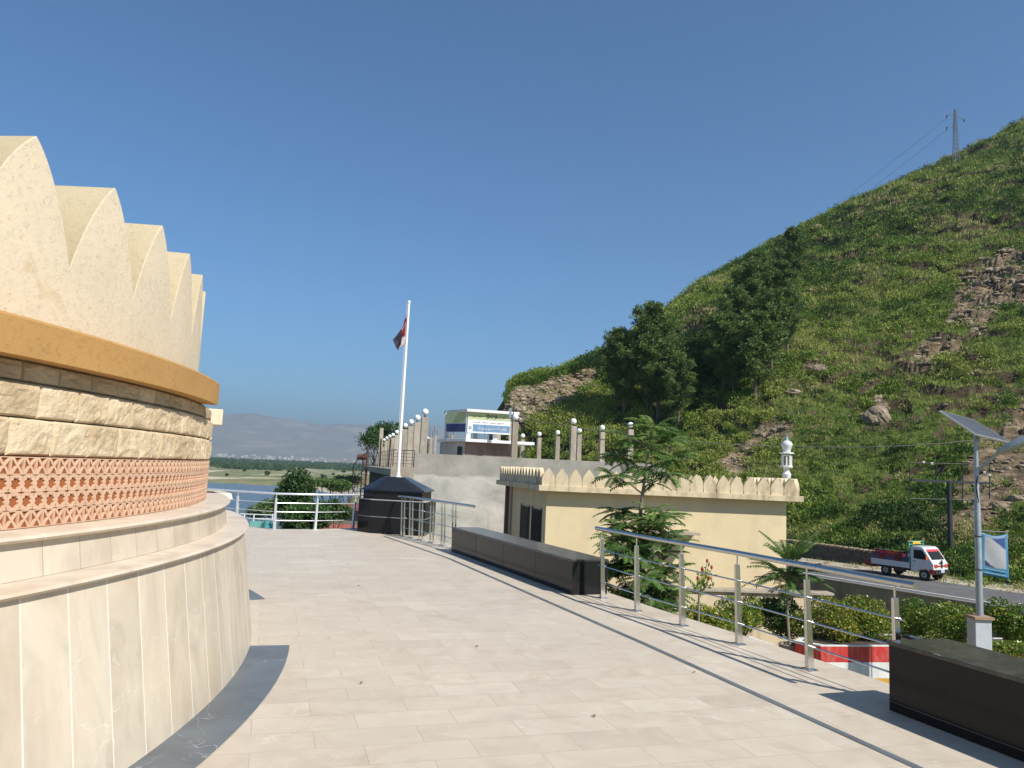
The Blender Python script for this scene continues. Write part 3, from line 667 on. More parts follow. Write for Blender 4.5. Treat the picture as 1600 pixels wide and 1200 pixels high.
mb=MB(); mb.prism(shrink(PB,.985),.80,.815); mb.prism(shrink(PB,1.004),.395,.402); mb.build('white_seams',M('pale_seam',(.55,.56,.57),rough=.5),ped)
mb=MB(); mb.prism(shrink(PB,.88),.816,1.03); mb.build('plinth',M_GRANITE,ped)
mb=MB(); mb.prism(shrink(PB,.955),1.032,1.062,poly2=shrink(PB,.945)); mb.prism(shrink(PB,.94),1.064,1.37,poly2=shrink(PB,.33)); mb.build('hipped_top',M('polished_black_top',(.022,.024,.030),(.012,.014,.018),scale=4,rough=.22,spec=.6),ped)
pole=thing('flagpole','tall white flagpole rising from the black granite pedestal','flagpole',at(622,742,19.6))
fx,fy,fz=at(622,744,19.6); tx,ty,tz=at(639,474,19.6)
mb=MB(); mb.tube([(fx,fy,1.30),(fx,fy,2.9),(tx,fy,tz)],[.042,.040,.030],14); mb.build('pole',M_POLE,pole,smooth=True)
mb=MB(); mb.sphere((tx,fy,tz+.03),.045,12,8); mb.build('finial',M_POLE,pole,smooth=True)
mb=MB(); mb.lathe([(.09,0),(.09,.02),(.055,.03),(.055,.10),(.045,.11)],(fx,fy,1.37),14); mb.build('base_flange',M_POLE,pole,smooth=True)
mb=MB(); mb.tube([(tx-.045,fy-.02,tz),(tx-.06,fy-.03,3.4),(fx-.05,fy-.04,2.0)],.004,5); mb.build('halyard',M_WHITE,pole)
# flag cloth (limp, folded)
M_FLAG,t,b=nodes('flag_cloth'); uvn=tc(t,'UV'); sp=N(t,'ShaderNodeSeparateXYZ'); t.links.new(uvn,sp.inputs[0])
c=ramp(t,sp.outputs['X'],[(0,(.36,.02,.025)),(.5,(.36,.02,.025)),(.501,(.030,.022,.045)),(1,(.030,.022,.045))])
r_=c.node; r_.color_ramp.interpolation='CONSTANT'
wf=math_(t,'LESS_THAN',math_(t,'ADD',sp.outputs['Y'],math_(t,'MULTIPLY',sp.outputs['X'],.10)),.22); c=mixc(t,wf,c,(.55,.50,.50))
t.links.new(c,b.inputs['Base Color']); b.inputs['Roughness'].default_value=.85
top=at(636.5,489,19.6)
lft=[(636.3,490),(633,498),(629,510),(625,517),(618,526),(614,531),(617,539),(621,546)]; rgt=[(637,490),(637,500),(636.5,510),(636,516),(635.5,524),(635,531),(632,538),(622,546.5)]
nu,nv=15,22; X=np.zeros((nv,nu));Y=X.copy();Z=X.copy();UV=np.zeros((nv,nu,2))
for i in range(nv):
    s=i/(nv-1)*(len(lft)-1); k_=min(int(s),len(lft)-2); f=s-k_
    l=[lft[k_][j]*(1-f)+lft[k_+1][j]*f for j in (0,1)]; r=[rgt[k_][j]*(1-f)+rgt[k_+1][j]*f for j in (0,1)]
    for j in range(nu):
        g=j/(nu-1); p=at(l[0]*(1-g)+r[0]*g,l[1]*(1-g)+r[1]*g,19.6+.07*math.sin(g*9+i*.25)*min(1,i/4)*(1-g*.8)); X[i,j],Y[i,j],Z[i,j]=p
        yy=i/(nv-1); side=(1-g)
        dark=1. if (yy>.50+.0*g and not (g>.62 and yy<.95) ) or (yy>.42 and g<.35) else 0.
        UV[i,j]=(dark,0 if (g>.60 and yy>.60) or (g<.3 and yy<.40 and yy>.22) else .9)
fl=grid('flag',X,Y,Z,M_FLAG,uv=UV,loc=top); tag(fl,'limp red, white and dark flag hanging near the top of the white flagpole','flag')
sm=fl.modifiers.new('thickness','SOLIDIFY'); sm.thickness=.004

#==================================================================== RAILINGS
def railing(posts,label,heights=(.21,.43,.645),hr=.93,mat=M_STEEL,ext=(.25,.3),double=False,pw=.045,pd=.07,outn=1,lean=.035,rr_=.027,group='steel railings around the terrace'):
    P=[Vector((x,y,0)) for x,y in posts]; th=thing('steel_railing',label,'railing',tuple(P[0]),group)
    nrm=[]
    for i in range(len(P)):
        d=(P[min(i+1,len(P)-1)]-P[max(i-1,0)]).normalized(); nrm.append((d,Vector((d.y,-d.x,0))*outn))
    for i,p in enumerate(P):
        d,n_=nrm[i]; a_=math.atan2(d.y,d.x)
        for off in ((-.075,.075) if double else (0,)):
            mb=MB(); c=p+d*off; tp=c+n_*lean; H=hr-.12
            w1,w2=pw,pd
            q=[]
            for (cc,zz,kk) in ((c,.006,1.0),(tp,H,.72)):
                for sx,sy in ((-1,-1),(1,-1),(1,1),(-1,1)): q.append((cc.x+d.x*sx*w1/2*kk+n_.x*sy*w2/2*kk,cc.y+d.y*sx*w1/2*kk+n_.y*sy*w2/2*kk,zz))
            mb.add(q,[(0,3,2,1),(4,5,6,7),(0,1,5,4),(1,2,6,5),(2,3,7,6),(3,0,4,7)] if outn>0 else [(0,1,2,3),(4,7,6,5),(0,4,5,1),(1,5,6,2),(2,6,7,3),(3,7,4,0)])
            pst=mb.build('post',mat,th,bevel=.004)
            mb=MB(); mb.box((c.x,c.y,.006),(.13,.10,.012),a_); mb.build('foot_plate',mat,pst,bevel=.002)
            mb=MB(); mb.tube([(tp.x,tp.y,H-.01),(tp.x,tp.y,hr-.02)],.009,8); mb.build('pin',mat,pst,smooth=True)
            for h in heights:
                f=h/H; b_=c.lerp(tp,f)+n_*(-.04); mb=MB(); mb.sphere((b_.x,b_.y,h),.014,8,6); mb.build('knob',mat,pst,smooth=True)
    def line(z,e0,e1,f):
        L=[P[i]+nrm[i][1]*(lean*f-.0) for i in range(len(P))]
        L=[L[0]-nrm[0][0]*e0]+L+[L[-1]+nrm[-1][0]*e1]; return [(q.x,q.y,z) for q in L]
    mb=MB(); mb.tube(line(hr,ext[0],ext[1],1),rr_,14); mb.build('handrail',mat,th,smooth=True)
    for h in heights:
        mb=MB(); mb.tube(line(h,.08,.12,h/hr),.0085,8); mb.build('rail_bar',mat,th,smooth=True)
    return th
railing([(3.17,6.30),(2.82,7.22),(2.46,8.17),(2.07,9.03),(1.69,9.85),(1.36,10.72)],'near stainless steel railing running from the near bench towards the ailanthus tree',ext=(.20,.18),outn=-1)
railing([(-1.06,16.25),(-1.33,16.75),(-1.62,17.25),(-1.92,17.75),(-2.2,18.2),(-2.44,18.55)],'short railing with closely paired posts between the long bench and the granite pedestal',double=True,pw=.022,pd=.04,ext=(.95,.25),outn=-1,heights=(.2,.43,.66),hr=.93)
railing([(-3.92,20.0),(-4.69,19.2),(-5.55,18.75),(-6.62,19.2),(-7.6,19.7)],'pale steel railing at the far end overlooking the river',mat=M_WRAIL,ext=(.12,.5),outn=-1,heights=(.22,.43,.64),hr=.86,pw=.06)

#==================================================================== CONCRETE BUILDING
cb=thing('concrete_building','unfinished grey concrete building with plastered walls and rows of pillars on its deck','building',(-4,33.4,-5))
WL=[(-4.05,33.3),(7.2,35.5),(6.8,58),(-9.5,58)]
# main wall with plaster blotches
M_BWALL,t,b=nodes('patched_render'); v=tc(t); sp=N(t,'ShaderNodeSeparateXYZ'); t.links.new(v,sp.inputs[0])
zz=math_(t,'ADD',sp.outputs['Z'],math_(t,'MULTIPLY',math_(t,'SUBTRACT',noise(t,v,.9,5,.6),.5),.5))
n=noise(t,mapping(t,v,scale=(.7,.7,1.4)),.8,8,.65,.5)
pale=ramp(t,n,[(.3,(.30,.285,.25)),(.48,(.43,.405,.35)),(.68,(.55,.52,.455))]); grey=ramp(t,noise(t,v,1.3,8,.65,.4),[(.3,(.235,.22,.185)),(.7,(.36,.335,.285))])
f=ramp(t,zz,[(0,(0,0,0)),(1,(1,1,1))])
mr=N(t,'ShaderNodeMapRange'); t.links.new(zz,mr.inputs[0]); mr.inputs[1].default_value=6.25; mr.inputs[2].default_value=6.33
c=mixc(t,mr.outputs[0],pale,grey); st=ramp(t,noise(t,mapping(t,v,scale=(1,1,.5)),.5,6,.7,.8),[(.52,(0,0,0)),(.66,(1,1,1))]); c=mixc(t,math_(t,'MULTIPLY',st,.55),c,(.23,.215,.18))
t.links.new(c,b.inputs['Base Color']); b.inputs['Roughness'].default_value=.95; bump(t,b,noise(t,v,9,6,.7),.4,.03)
mb=MB(); mb.prism([(-4.05,33.3),(7.2,35.5),(7.15,35.75),(-4.0,33.55)],-5,2.2); mb.prism([(-4.05,33.553),(-3.8,33.6),(-8.9,57),(-9.2,57)],-5,1.2); mb.build('front_wall',M_BWALL,cb)
mb=MB(); mb.prism([(-4.15,33.28),(-4.05,33.28),(-4.05,33.6),(-5.05,33.6),(-5.05,33.28)],1.08,1.58); mb.prism([(-5.05,33.62),(-3.85,33.62),(6.8,35.8),(6.8,58),(-10.9,58)],1.15,1.46); mb.build('deck_slab',M_BUFF,cb)
mb=MB()
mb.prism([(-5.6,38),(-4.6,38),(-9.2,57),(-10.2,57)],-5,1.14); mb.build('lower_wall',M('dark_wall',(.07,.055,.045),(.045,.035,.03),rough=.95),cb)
def pillar(x,y,z0,z1,w_,lamp=True,name='pillar',reb=False,mat=M_BUFF):
    mb=MB(); mb.box((x,y,(z0+z1)/2),(w_,w_,z1-z0),R_(11)); p=mb.build(name,mat,cb,bevel=.015)
    if lamp:
        mb=MB(); mb.lathe([(.05,0),(.06,.02),(.03,.04),(.03,.09),(.05,.11)],(x,y,z1),10); mb.build('lamp_holder',M_DGREY,p)
        mb=MB(); mb.sphere((x,y,z1+.235),.145,18,12); mb.build('lamp_globe',M_GLOBE,p,smooth=True)
    if reb:
        for dx,dy in ((-.07,-.07),(.07,.07)): mb=MB(); mb.tube([(x+dx,y+dy,z1-.05),(x+dx*1.1,y+dy,z1+random.uniform(.3,.9))],.012,5); mb.build('rebar',M_DGREY,p)
# left row receding, front row and back row (positions from the photograph)
xs=[(664,652),(652,660),(642,666),(633,671),(626,677),(619.7,680),(613.7,684),(608.7,686),(604,688.5),(600,691),(596,693)]
for i,(px_,py_) in enumerate(xs):
    zt=3.78; Y=float(zt-EYE)/( -EYE*0+ (ray(px_,py_)[2]/ray(px_,py_)[1])); x_,y_,_=at(px_,py_,Y)
    pillar(x_,y_,1.46,3.78,.29)
for px_,py_,Y,z_ in ((805,659.6,35.6,0),(896,666,36.9,0),(985,671.3,38.5,0)):
    x_,y_,z1=at(px_,py_,Y); pillar(x_,y_,1.46,z1,.27)
for px_,py_,Y in ((816.5,686.6,50),(842.5,684,49),(871.3,682,47),(905,679,44),(941,675.3,41)):
    x_,y_,z1=at(px_,py_,Y); pillar(x_,y_,1.46,z1,.26)
for px_,py_,Y,l_ in ((667.5,693,44,True),(673.5,683.5,46,False),(680.5,681,46,False),(706.5,680,45,False)):
    x_,y_,z1=at(px_,py_,Y); pillar(x_,y_,1.46,z1,.16 if px_<690 else .2,lamp=l_,reb=not l_)
x_,y_,z1=at(596.5,669,62); pillar(x_,y_,1.46,z1,.30,lamp=False)
# deck railings (dark iron)
def iron(pts,name,z0,h,parent,mat=M_DGREY,bars=4,spacing=1.2,r=.018):
    P=[Vector(p) for p in pts]; mb=MB()
    for i in range(len(P)-1):
        a_,b_=P[i],P[i+1]; L=(b_-a_).length
        for k in range(bars+1):
            z=h*(k+1)/(bars+1); mb.tube([(a_.x,a_.y,a_.z+z),(b_.x,b_.y,b_.z+z)],r if k==bars else r*.55,5)
        n_=max(1,int(L/spacing))
        for k in range(n_+1):
            q=a_.lerp(b_,k/n_); mb.tube([(q.x,q.y,q.z),(q.x,q.y,q.z+h)],r,5)
    return mb.build(name,mat,parent)
iron([(-4.1,33.45,1.58),(-5.0,33.45,1.58)],'deck_railing',0,.72,cb,spacing=.45,bars=4)
iron([(-5.0,33.5,1.46),(-7.6,45,1.46),(-10.8,57,1.46)],'deck_railing',0,.85,cb,mat=M_DGREY,spacing=1.3,bars=3,r=.012)
iron([(-3.2,43,1.46),(-1.6,43.3,1.46)],'deck_railing',0,1.05,cb,spacing=1.0,bars=3)
# red brown stair flights and plaster bits on the deck
mb=MB(); mb.tube([(-9.0,54,1.5),(-8.0,48,3.2)],.05,6); mb.tube([(-8.4,54,1.5),(-7.4,48,3.2)],.05,6); mb.build('stair_stringers',M_BROWNR,cb)
# kiosk on the deck
ki=thing('rooftop_kiosk','small white-roofed kiosk with banners standing on the concrete deck','kiosk',(-1.2,43.5,1.46))
KY=40.5
def kp(px,py,dy=0): return at(px,py,KY+dy)
def quadprism(mb,pl,pr,z0,z1,depth,off=0):
    d=Vector((pr[0]-pl[0],pr[1]-pl[1],0)).normalized(); n_=Vector((-d.y,d.x,0))
    a_=Vector(pl)+n_*off; b_=Vector(pr)+n_*off
    mb.prism([(a_.x,a_.y),(b_.x,b_.y),((b_+n_*depth).x,(b_+n_*depth).y),((a_+n_*depth).x,(a_+n_*depth).y)],z0,z1)
L0=kp(728,700); L1=(at(803,700,41.3)[0],41.3,0)
zr=kp(730,641)[2]; zm=kp(720,687)[2]
dk=Vector((L1[0]-L0[0],L1[1]-L0[1],0)).normalized(); nk=Vector((-dk.y,dk.x,0))
def kk(u,v_): q=Vector((L0[0],L0[1],0))+dk*u+nk*v_; return (q.x,q.y)
WK=(Vector(L1)-Vector(L0)).xy.length
mb=MB(); mb.prism([kk(.0,.15),kk(WK*.98,.15),kk(WK*.98,2.8),kk(0,2.8)],1.46,zm-.12); mb.build('lower_walls',M('brown_sheeting',(.27,.19,.165),(.20,.14,.12),scale=3,rough=.8,stain=(.15,.11,.09)),ki)
mb=MB(); mb.prism([kk(-.02,.12),kk(-.38,.35),kk(-.75,2.9),kk(-.02,2.9)],1.46,zm-.12); mb.build('side_wall',M('pale_render',(.50,.48,.44),(.38,.36,.33),scale=2,rough=.9),ki)
mb=MB(); mb.box((*kk(-.28,.22),2.15),(.30,.06,1.2),math.atan2(dk.y,dk.x)-1.0); mb.build('door',M_BLACK,ki)
mb=MB(); mb.prism([kk(-.15,-.45),kk(WK+1.0,-.45),kk(WK+1.0,3.0),kk(-.9,3.0),kk(-.9,.9)],zm-.10,zm+.05); mb.build('middle_canopy',M_WHITE,ki,bevel=.01)
mb=MB(); mb.prism([kk(-.1,-.25),kk(WK+.15,-.25),kk(WK+.15,2.6),kk(-.7,2.6),kk(-.62,1.2)],zr-.08,zr+.06); mb.build('roof_slab',M_WHITE,ki,bevel=.01)
for u,v_ in ((.12,.12),(WK*.62,.3),(WK-.15,.2),(-.65,1.9),(1.1,2.3),(WK-.2,2.3)):
    mb=MB(); q=kk(u,v_); mb.box((q[0],q[1],(zm+zr)/2-.01),(.22,.22,zr-zm-.14),R_(10)); mb.build('column',M_BUFF if u>2 else M_WHITE,ki)
zb0=kp(735,676)[2]; zb1=zr-.09; BW=WK*.90
def panel(name,mat,u0,u1,z0,z1,off,parent,th_=.02,left=False):
    mb=MB()
    if not left: mb.prism([kk(u0,-off),kk(u1,-off),kk(u1,-off+th_),kk(u0,-off+th_)],z0,z1)
    else:
        a_=Vector((*kk(-.01,.0),0)); b_=Vector((*kk(-.88,1.25),0)); d=(b_-a_).normalized(); n_=Vector((d.y,-d.x,0))
        if n_.dot(nk)>0: n_=-n_
        p0=a_+d*u0-n_*0+n_*off; p1=a_+d*u1+n_*off; mb.prism([(p0.x,p0.y),(p1.x,p1.y),((p1-n_*th_).x,(p1-n_*th_).y),((p0-n_*th_).x,(p0-n_*th_).y)],z0,z1)
    return mb.build(name,mat,parent)
hB=zb1-zb0
M_BY=M('banner_yellow_green',(.52,.52,.22),(.36,.46,.30),scale=2.2,rough=.7)
M_BW=M('banner_white',(.72,.74,.73),rough=.7); M_BB=M('banner_blue',(.15,.26,.39),(.12,.21,.34),scale=2,rough=.7); M_BD=M('banner_navy',(.045,.055,.16),rough=.7)
bn=panel('banner',M_BW,.02,BW,zb0,zb1,.02,ki)
panel('yellow_field',M_BY,.03,BW-.02,zb0+hB*.66,zb1-.01,.026,bn,.005)
panel('blue_field',M_BB,.32,BW-.02,zb0+hB*.08,zb0+hB*.42,.026,bn,.005)
b2=panel('banner',M_BW,.03,1.45,zb0,zb1,.03,ki,left=True)
panel('yellow_field',M_BY,.05,1.43,zb0+hB*.46,zb1-.01,.036,b2,.005,left=True); panel('navy_field',M_BD,.05,1.43,zb0+hB*.03,zb0+hB*.43,.036,b2,.005,left=True)
# emblem: green roundel on white
mb=MB(); q=Vector((*kk(.165,-.03),zb0+hB*.25)); mb.tube([q,q-nk*.006],.075,16); mb.build('emblem',M('emblem_green',(.03,.14,.09),rough=.6),bn)
mb=MB(); mb.tube([q-nk*.006,q-nk*.010],.035,12); mb.build('emblem_centre',M_BW,bn)
def text(body,name,mat,parent,u,z,h,width,off=.034):
    cu=bpy.data.curves.new(name,'FONT'); cu.body=body; cu.size=1; cu.align_x='CENTER'; cu.extrude=.004
    ob=bpy.data.objects.new(name+'_tmp',cu); COL.objects.link(ob); bpy.context.view_layer.update()
    me=bpy.data.meshes.new_from_object(ob.evaluated_get(bpy.context.evaluated_depsgraph_get())); bpy.data.objects.remove(ob); bpy.data.curves.remove(cu)
    if len(me.vertices)==0: print('EMPTY TEXT',name); return None
    V=np.array([v.co[:] for v in me.vertices]); mn,mx=V.min(0),V.max(0); c=(mn+mx)/2; sx=width/(mx[0]-mn[0]); sy=h/(mx[1]-mn[1])
    o3=np.array([*kk(u,-off),z])
    W=o3+np.outer((V[:,0]-c[0])*sx,np.array(dk))+np.outer((V[:,1]-c[1])*sy,[0,0,1])+np.outer(V[:,2],-np.array(nk))
    pl=np.array(LOC[parent.name]); 
    for v_,p in zip(me.vertices,W-pl): v_.co=p
    me.materials.clear(); me.materials.append(mat); o=bpy.data.objects.new(name,me); return link(o,parent,LOC[parent.name])
M_TXK=M('banner_black_ink',(.02,.02,.02),rough=.7); M_TXW=M('banner_white_ink',(.8,.8,.8),rough=.7); M_TXG=M('banner_green_ink',(.05,.22,.14),rough=.7); M_TXR=M('banner_red_ink',(.40,.12,.07),rough=.7)
text('\uFEEE\uFEF3\uFEED','lettering',M_TXK,bn,BW*.56,zb0+hB*.83,hB*.22,.62)
text('\uFE8E\uFEE8\uFEDF\u0020\uFEAE\uFEEC\uFEB7\uFEEE\uFEE7\u0020\uFEE6\uFEF4\uFE91\u0020\uFEAA\uFEE8\uFEB3\u0020\uFED1\uFE8E\uFE91\u0020\uFEA9\uFEAE\uFEEB\uFE8E\uFEB7','lettering',M_TXW,bn,BW*.58,zb0+hB*.25,hB*.22,BW*.66)
text('\uFEE9\uFEAE\uFEF4\uFEDF\u0020\uFEAA\uFEE8\uFEB3','lettering',M_TXG,bn,BW*.22,zb0+hB*.82,hB*.14,.55)
text('\uFEE6\uFEF4\uFE91\u0020\uFEAE\uFEEC\uFEB7','lettering',M_TXR,bn,BW*.80,zb0+hB*.82,hB*.14,.45)
text('\uFEE9\uFEAE\uFEF4\uFEDF\u0020\uFEAA\uFEE8\uFEB3\u0020\uFEE6\uFEF4\uFE91\u0020\uFEAE\uFEEC\uFEB7','lettering',M_TXR,bn,BW*.5,zb0+hB*.54,hB*.07,BW*.7)
mt=thing('antenna_mast','thin steel mast with a bracket beside the kiosk','mast',at(799,720,39.4))
a_=at(799,720,39.4); b_=at(799.5,604,39.4); mb=MB(); mb.tube([(a_[0],a_[1],1.4),(a_[0],a_[1],b_[2]-1.5),(a_[0],a_[1],b_[2])],[.035,.03,.008],6); mb.build('pole',M_DGREY,mt)
mb=MB(); q=at(799,645,39.4); mb.box((q[0]-.05,q[1],q[2]),(.12,.1,.5)); mb.tube([q,at(815,655,39.4)],.015,5); mb.build('bracket',M_GALV,mt)
# spiral stair
sx,sy,_=at(572,740,43); sp_=thing('spiral_stair','dark iron spiral staircase at the left end of the concrete deck','staircase',(sx,sy,-5))
mb=MB(); mb.tube([(sx,sy,-5),(sx,sy,2.6)],.06,8); mb.build('centre_pole',M_BROWNR,sp_)
mb=MB(); hl=[];hl2=[];hl3=[]
for i in range(34):
    A=i*.33+.4; z=-5+i*.195; mb=MB(); mb.box((sx+.38*math.cos(A),sy+.38*math.sin(A),z),(.7,.22,.03),A); mb.build('step',M_BROWNR,sp_)
    for L_,dz in ((hl,.9),(hl2,.45),(hl3,.0)): L_.append((sx+.74*math.cos(A),sy+.74*math.sin(A),z+dz))
mb=MB(); mb.tube(hl,.025,6); mb.tube(hl2,.012,5); mb.tube(hl3,.02,5)
for p in hl3[::1]: mb.tube([p,(p[0],p[1],p[2]+.9)],.010,4)
mb.build('stair_railing',M_DGREY,sp_)
q=at(564,714,44); dr=thing('drum','rounded brown drum projecting beside the spiral staircase','drum',q); mb=MB(); mb.tube([(q[0]-.22,q[1],q[2]),(q[0]-.26,q[1],q[2]),(q[0]+.3,q[1],q[2]),(q[0]+.34,q[1],q[2])][0:1]+[(q[0]-.2,q[1],q[2]),(q[0]+.3,q[1],q[2])],[.08,.16,.16],14); mb.build('shell',M_BROWNR,dr,smooth=True)
mb=MB(); mb.tube([(q[0]+.1,q[1],-.5),(q[0]+.1,q[1],q[2]-.1)],.03,6); mb.build('stand',M_DGREY,dr)
# red-roofed hut below the terrace, seen through the far railing
q=at(541,800,31); hu=thing('red_roofed_hut','low hut with a rusty red sheet roof below the far railing','hut',(q[0],q[1],-5))
mb=MB(); mb.box((q[0]+.5,q[1]+1.5,-2.6),(2.6,2.6,4.8)); mb.build('walls',M('hut_wall',(.20,.17,.13),rough=.9),hu)
zt=at(541,786,31)[2]; mb=MB(); mb.prism([(q[0]-1.1,q[1]-.1),(q[0]+2.3,q[1]-.1),(q[0]+2.3,q[1]+3.1),(q[0]-1.1,q[1]+3.1)],-.22,-.12); mb.build('roof',M('rusty_sheet',(.24,.085,.055),(.15,.06,.04),scale=6,rough=.8),hu)
mb=MB(); mb.box((q[0]+.3,q[1]-.9,-.95),(2.6,1.5,.06),0,tilt=Matrix.Rotation(R_(12),3,'X')); mb.build('awning',M('red_sheet',(.38,.10,.07),(.25,.08,.06),scale=5,rough=.8),hu)
# teal panel fence on the lower landing
q=at(400,820,24); la=MB(); la.box((q[0],q[1]+2.2,-3.6),(9,5,4.6)); tag(la.build('lower_landing',M_BUFF),kind='structure')
tf=thing('teal_fence','low fence of teal and dark green panels under white rails beyond the terrace edge','fence',(q[0],q[1],-1.3))
for x0,x1,mt_ in ((373,387,M('dark_green_panel',(.02,.14,.075),rough=.6)),(391,413,M('teal_panel',(.20,.50,.42),(.16,.42,.36),rough=.6)),(414,432,M('blue_teal_panel',(.11,.42,.40),(.09,.34,.33),rough=.6))):
    a_=at(x0,814,24); b_=at(x1,814,24); mb=MB(); mb.box(((a_[0]+b_[0])/2,24,(a_[2]-1.3)/2),(b_[0]-a_[0],.05,a_[2]+1.3)); mb.build('panel',mt_,tf)
mb=MB()
for y_ in (803,809.5): mb.tube([at(375,y_,24.3),at(428,y_+2,24.3)],.018,6)
for x_ in (382,397,426): p=at(x_,803,24.3); mb.tube([(p[0],p[1],-1.3),p],.02,6)
mb.build('white_rails',M_WHITE,tf)

#==================================================================== YELLOW BUILDING
yb=thing('yellow_building','single-storey yellow plastered building with a parapet of pointed merlons','building',(1.3,24,-4))
Y0=24.35
xl=at(853,800,Y0)[0]; xr=at(1230,800,Y0)[0]; zsb=at(848,767,24)[2]; zst=at(848,758,24)[2]
sA=Vector((at(842,762,24)[0],24.0)); sB=Vector((at(1256,780,24.1)[0],24.1)); sD=Vector((at(775,760,31)[0],31.0))
lv=(sD-sA); ld=lv.normalized()
mb=MB(); wlb=Vector((xl,Y0))+ld*5.4
mb.prism([(xl,Y0),(xr,Y0+.08),(xr+.3,Y0+6.4),(wlb.x,wlb.y)],-4,zsb-.002); wl=mb.build('walls',M_YEL,yb)
mb=MB(); bk=Vector((sB.x+.35,31)); mb.prism([tuple(sA),tuple(sB),tuple(bk),tuple(sD)],zsb,zst); mb.build('roof_slab',M_YELB,yb,bevel=.01)
# porch column and shaded void
cp=Vector((xl-.32,Y0+.15))+ld*5.6
mb=MB(); mb.box((at(803,800,29.3)[0],29.3,-1.4),(.30,.30,zsb+1.4+ .0 if False else 5.3),math.atan2(ld.y,ld.x)); c_=mb.v
mb=MB(); mb.prism(sq((at(802,800,29.5)[0],29.5),.30,.30,.2),-4,zsb-.003); mb.build('porch_column',M_BUFF,yb)
mb=MB(); mb.prism(sq((at(794,800,30.3)[0],30.5),.25,.25,.2),-4,zsb-.003); mb.build('porch_column',M('brown_post',(.13,.09,.06),rough=.9),yb)
# grilled windows on the left wall
wn=Vector((-ld.y,ld.x)); 
if wn.x>0: wn=-wn
for f0,f1 in ((.55,1.75),(2.25,3.45)):
    a_=Vector((xl,Y0))+ld*f0; b_=Vector((xl,Y0))+ld*f1; z1=at(843,797,24.9)[2]; z0=z1-2.4
    mb=MB(); mb.prism([tuple(a_+wn*.02),tuple(b_+wn*.02),tuple(b_-wn*.05),tuple(a_-wn*.05)],z0,z1); wi=mb.build('window',M_GLASS,yb)
    mb=MB()
    for k in range(9):
        q=a_.lerp(b_,(k+.5)/9)+wn*.05; mb.tube([(q.x,q.y,z0),(q.x,q.y,z1)],.014,5)
    for zz_ in (z0+.03,(z0+z1)/2,z1-.03): mb.tube([(*(a_+wn*.05),zz_),(*(b_+wn*.05),zz_)],.014,5)
    mb.build('grille',M_DGREY,wi)
    mb=MB()
    for (p,q_) in ((a_,a_-ld*.07),(b_,b_+ld*.07)): mb.prism([tuple(p+wn*.03),tuple(q_+wn*.03),tuple(q_-wn*.03),tuple(p-wn*.03)],z0,z1+.06)
    mb.build('frame',M_BLACK,wi)
# sunshade over the hidden window
a_=at(1046,832,23.6); b_=at(1096,836,23.6); mb=MB(); mb.box(((a_[0]+b_[0])/2-.3,24.05,a_[2]-.03),(b_[0]-a_[0]+.6,.62,.07)); mb.build('sunshade',M_BUFF,yb)
mhz=at(857,731,24)[2]-zst
def merlon_poly(w_,h): 
    P=[(-w_/2*.93,0),(w_/2*.93,0)]; n=9
    for i in range(n+1):
        u=i/n; P.append((w_/2*(1-u**1.9)*.98,h*(.28+.72*u)))
    for i in range(n-1,-1,-1):
        u=i/n; P.append((-w_/2*(1-u**1.9)*.98,h*(.28+.72*u)))
    return P
def merlons(p0,p1,n,inn,lab=None):
    d=(p1-p0); L=d.length; d=d/L; w_=L/n
    first=None
    for i in range(n):
        c=p0+d*(w_*(i+.5)); mb=MB(); mb.extr(merlon_poly(w_,mhz*random.uniform(.985,1.01)),(c.x,c.y,zst+.002),(d.x,d.y,0),(0,0,1),(inn.x,inn.y,0),0,.13); mb.build('merlon',M_YELB,yb)
inn=Vector((0,1)); s0=sA+Vector((.08,.06)); s1=sB+Vector((-.18,.06))
merlons(s0,s1,19,inn)
merlons(sA+ld*.25+Vector((.10,0)),sD-ld*.15+Vector((.10,0)),15,-wn)
merlons(Vector((s1.x+.2,24.5)),Vector((bk.x-.05,30.6)),13,Vector((-1,0)))
merlons(Vector((5.2,30.75)),Vector((bk.x-.2,30.75)),13,Vector((0,1)))
# minaret at the far right corner
mx,my,_=at(1229,750,29.5); z_=lambda py: at(1229,py,29.5)[2]
k=(z_(680)-z_(750))/70
mn=thing('minaret','little white minaret with a green pointed cap above the yellow parapet','minaret',(mx,my,zst))
def zz_(py): return z_(py)-zst
mb=MB(); mb.lathe([(.20,0),(.20,zz_(752)),(.13,zz_(748)),(.155,zz_(744)),(.17,zz_(741)),(.12,zz_(738)),(.10,zz_(736)),(.12,zz_(732)),(.15,zz_(730))],(mx,my,zst),16); mb.build('shaft',M_WHITE,mn,smooth=True)
mb=MB(); mb.lathe([(.15,0),(.235,.02),(.235,.08),(.17,.09)],(mx,my,z_(731)),8); mb.build('balcony',M_WHITE,mn)
mb=MB()
for i in range(8):
    A=PI/8+i*PI/4; mb.tube([(mx+.165*math.cos(A),my+.165*math.sin(A),z_(728)),(mx+.165*math.cos(A),my+.165*math.sin(A),z_(712))],.032,6)
mb.lathe([(.19,0),(.19,.06)],(mx,my,z_(713)),8); mb.build('arcade',M_WHITE,mn)
mb=MB(); mb.tube([(mx,my,z_(729)),(mx,my,z_(712))],.07,8); mb.build('inner_core',M_BLACK,mn)
mb=MB(); mb.lathe([(.16,0),(.29,.015),(.29,.055),(.16,.07)],(mx,my,z_(709.5)),8); mb.build('eave_ring',M_WHITE,mn)
zb=z_(706.5); hd=z_(688.5)-zb
mb=MB(); mb.lathe([(.145,0),(.145,hd*.22),(.17,hd*.34),(.205,hd*.55),(.215,hd*.68),(.18,hd*.86),(.09,hd)],(mx,my,zb),16); mb.build('dome',M('ribbed_white',(.70,.71,.70),(.45,.48,.48),scale=14,rough=.6),mn,smooth=True)
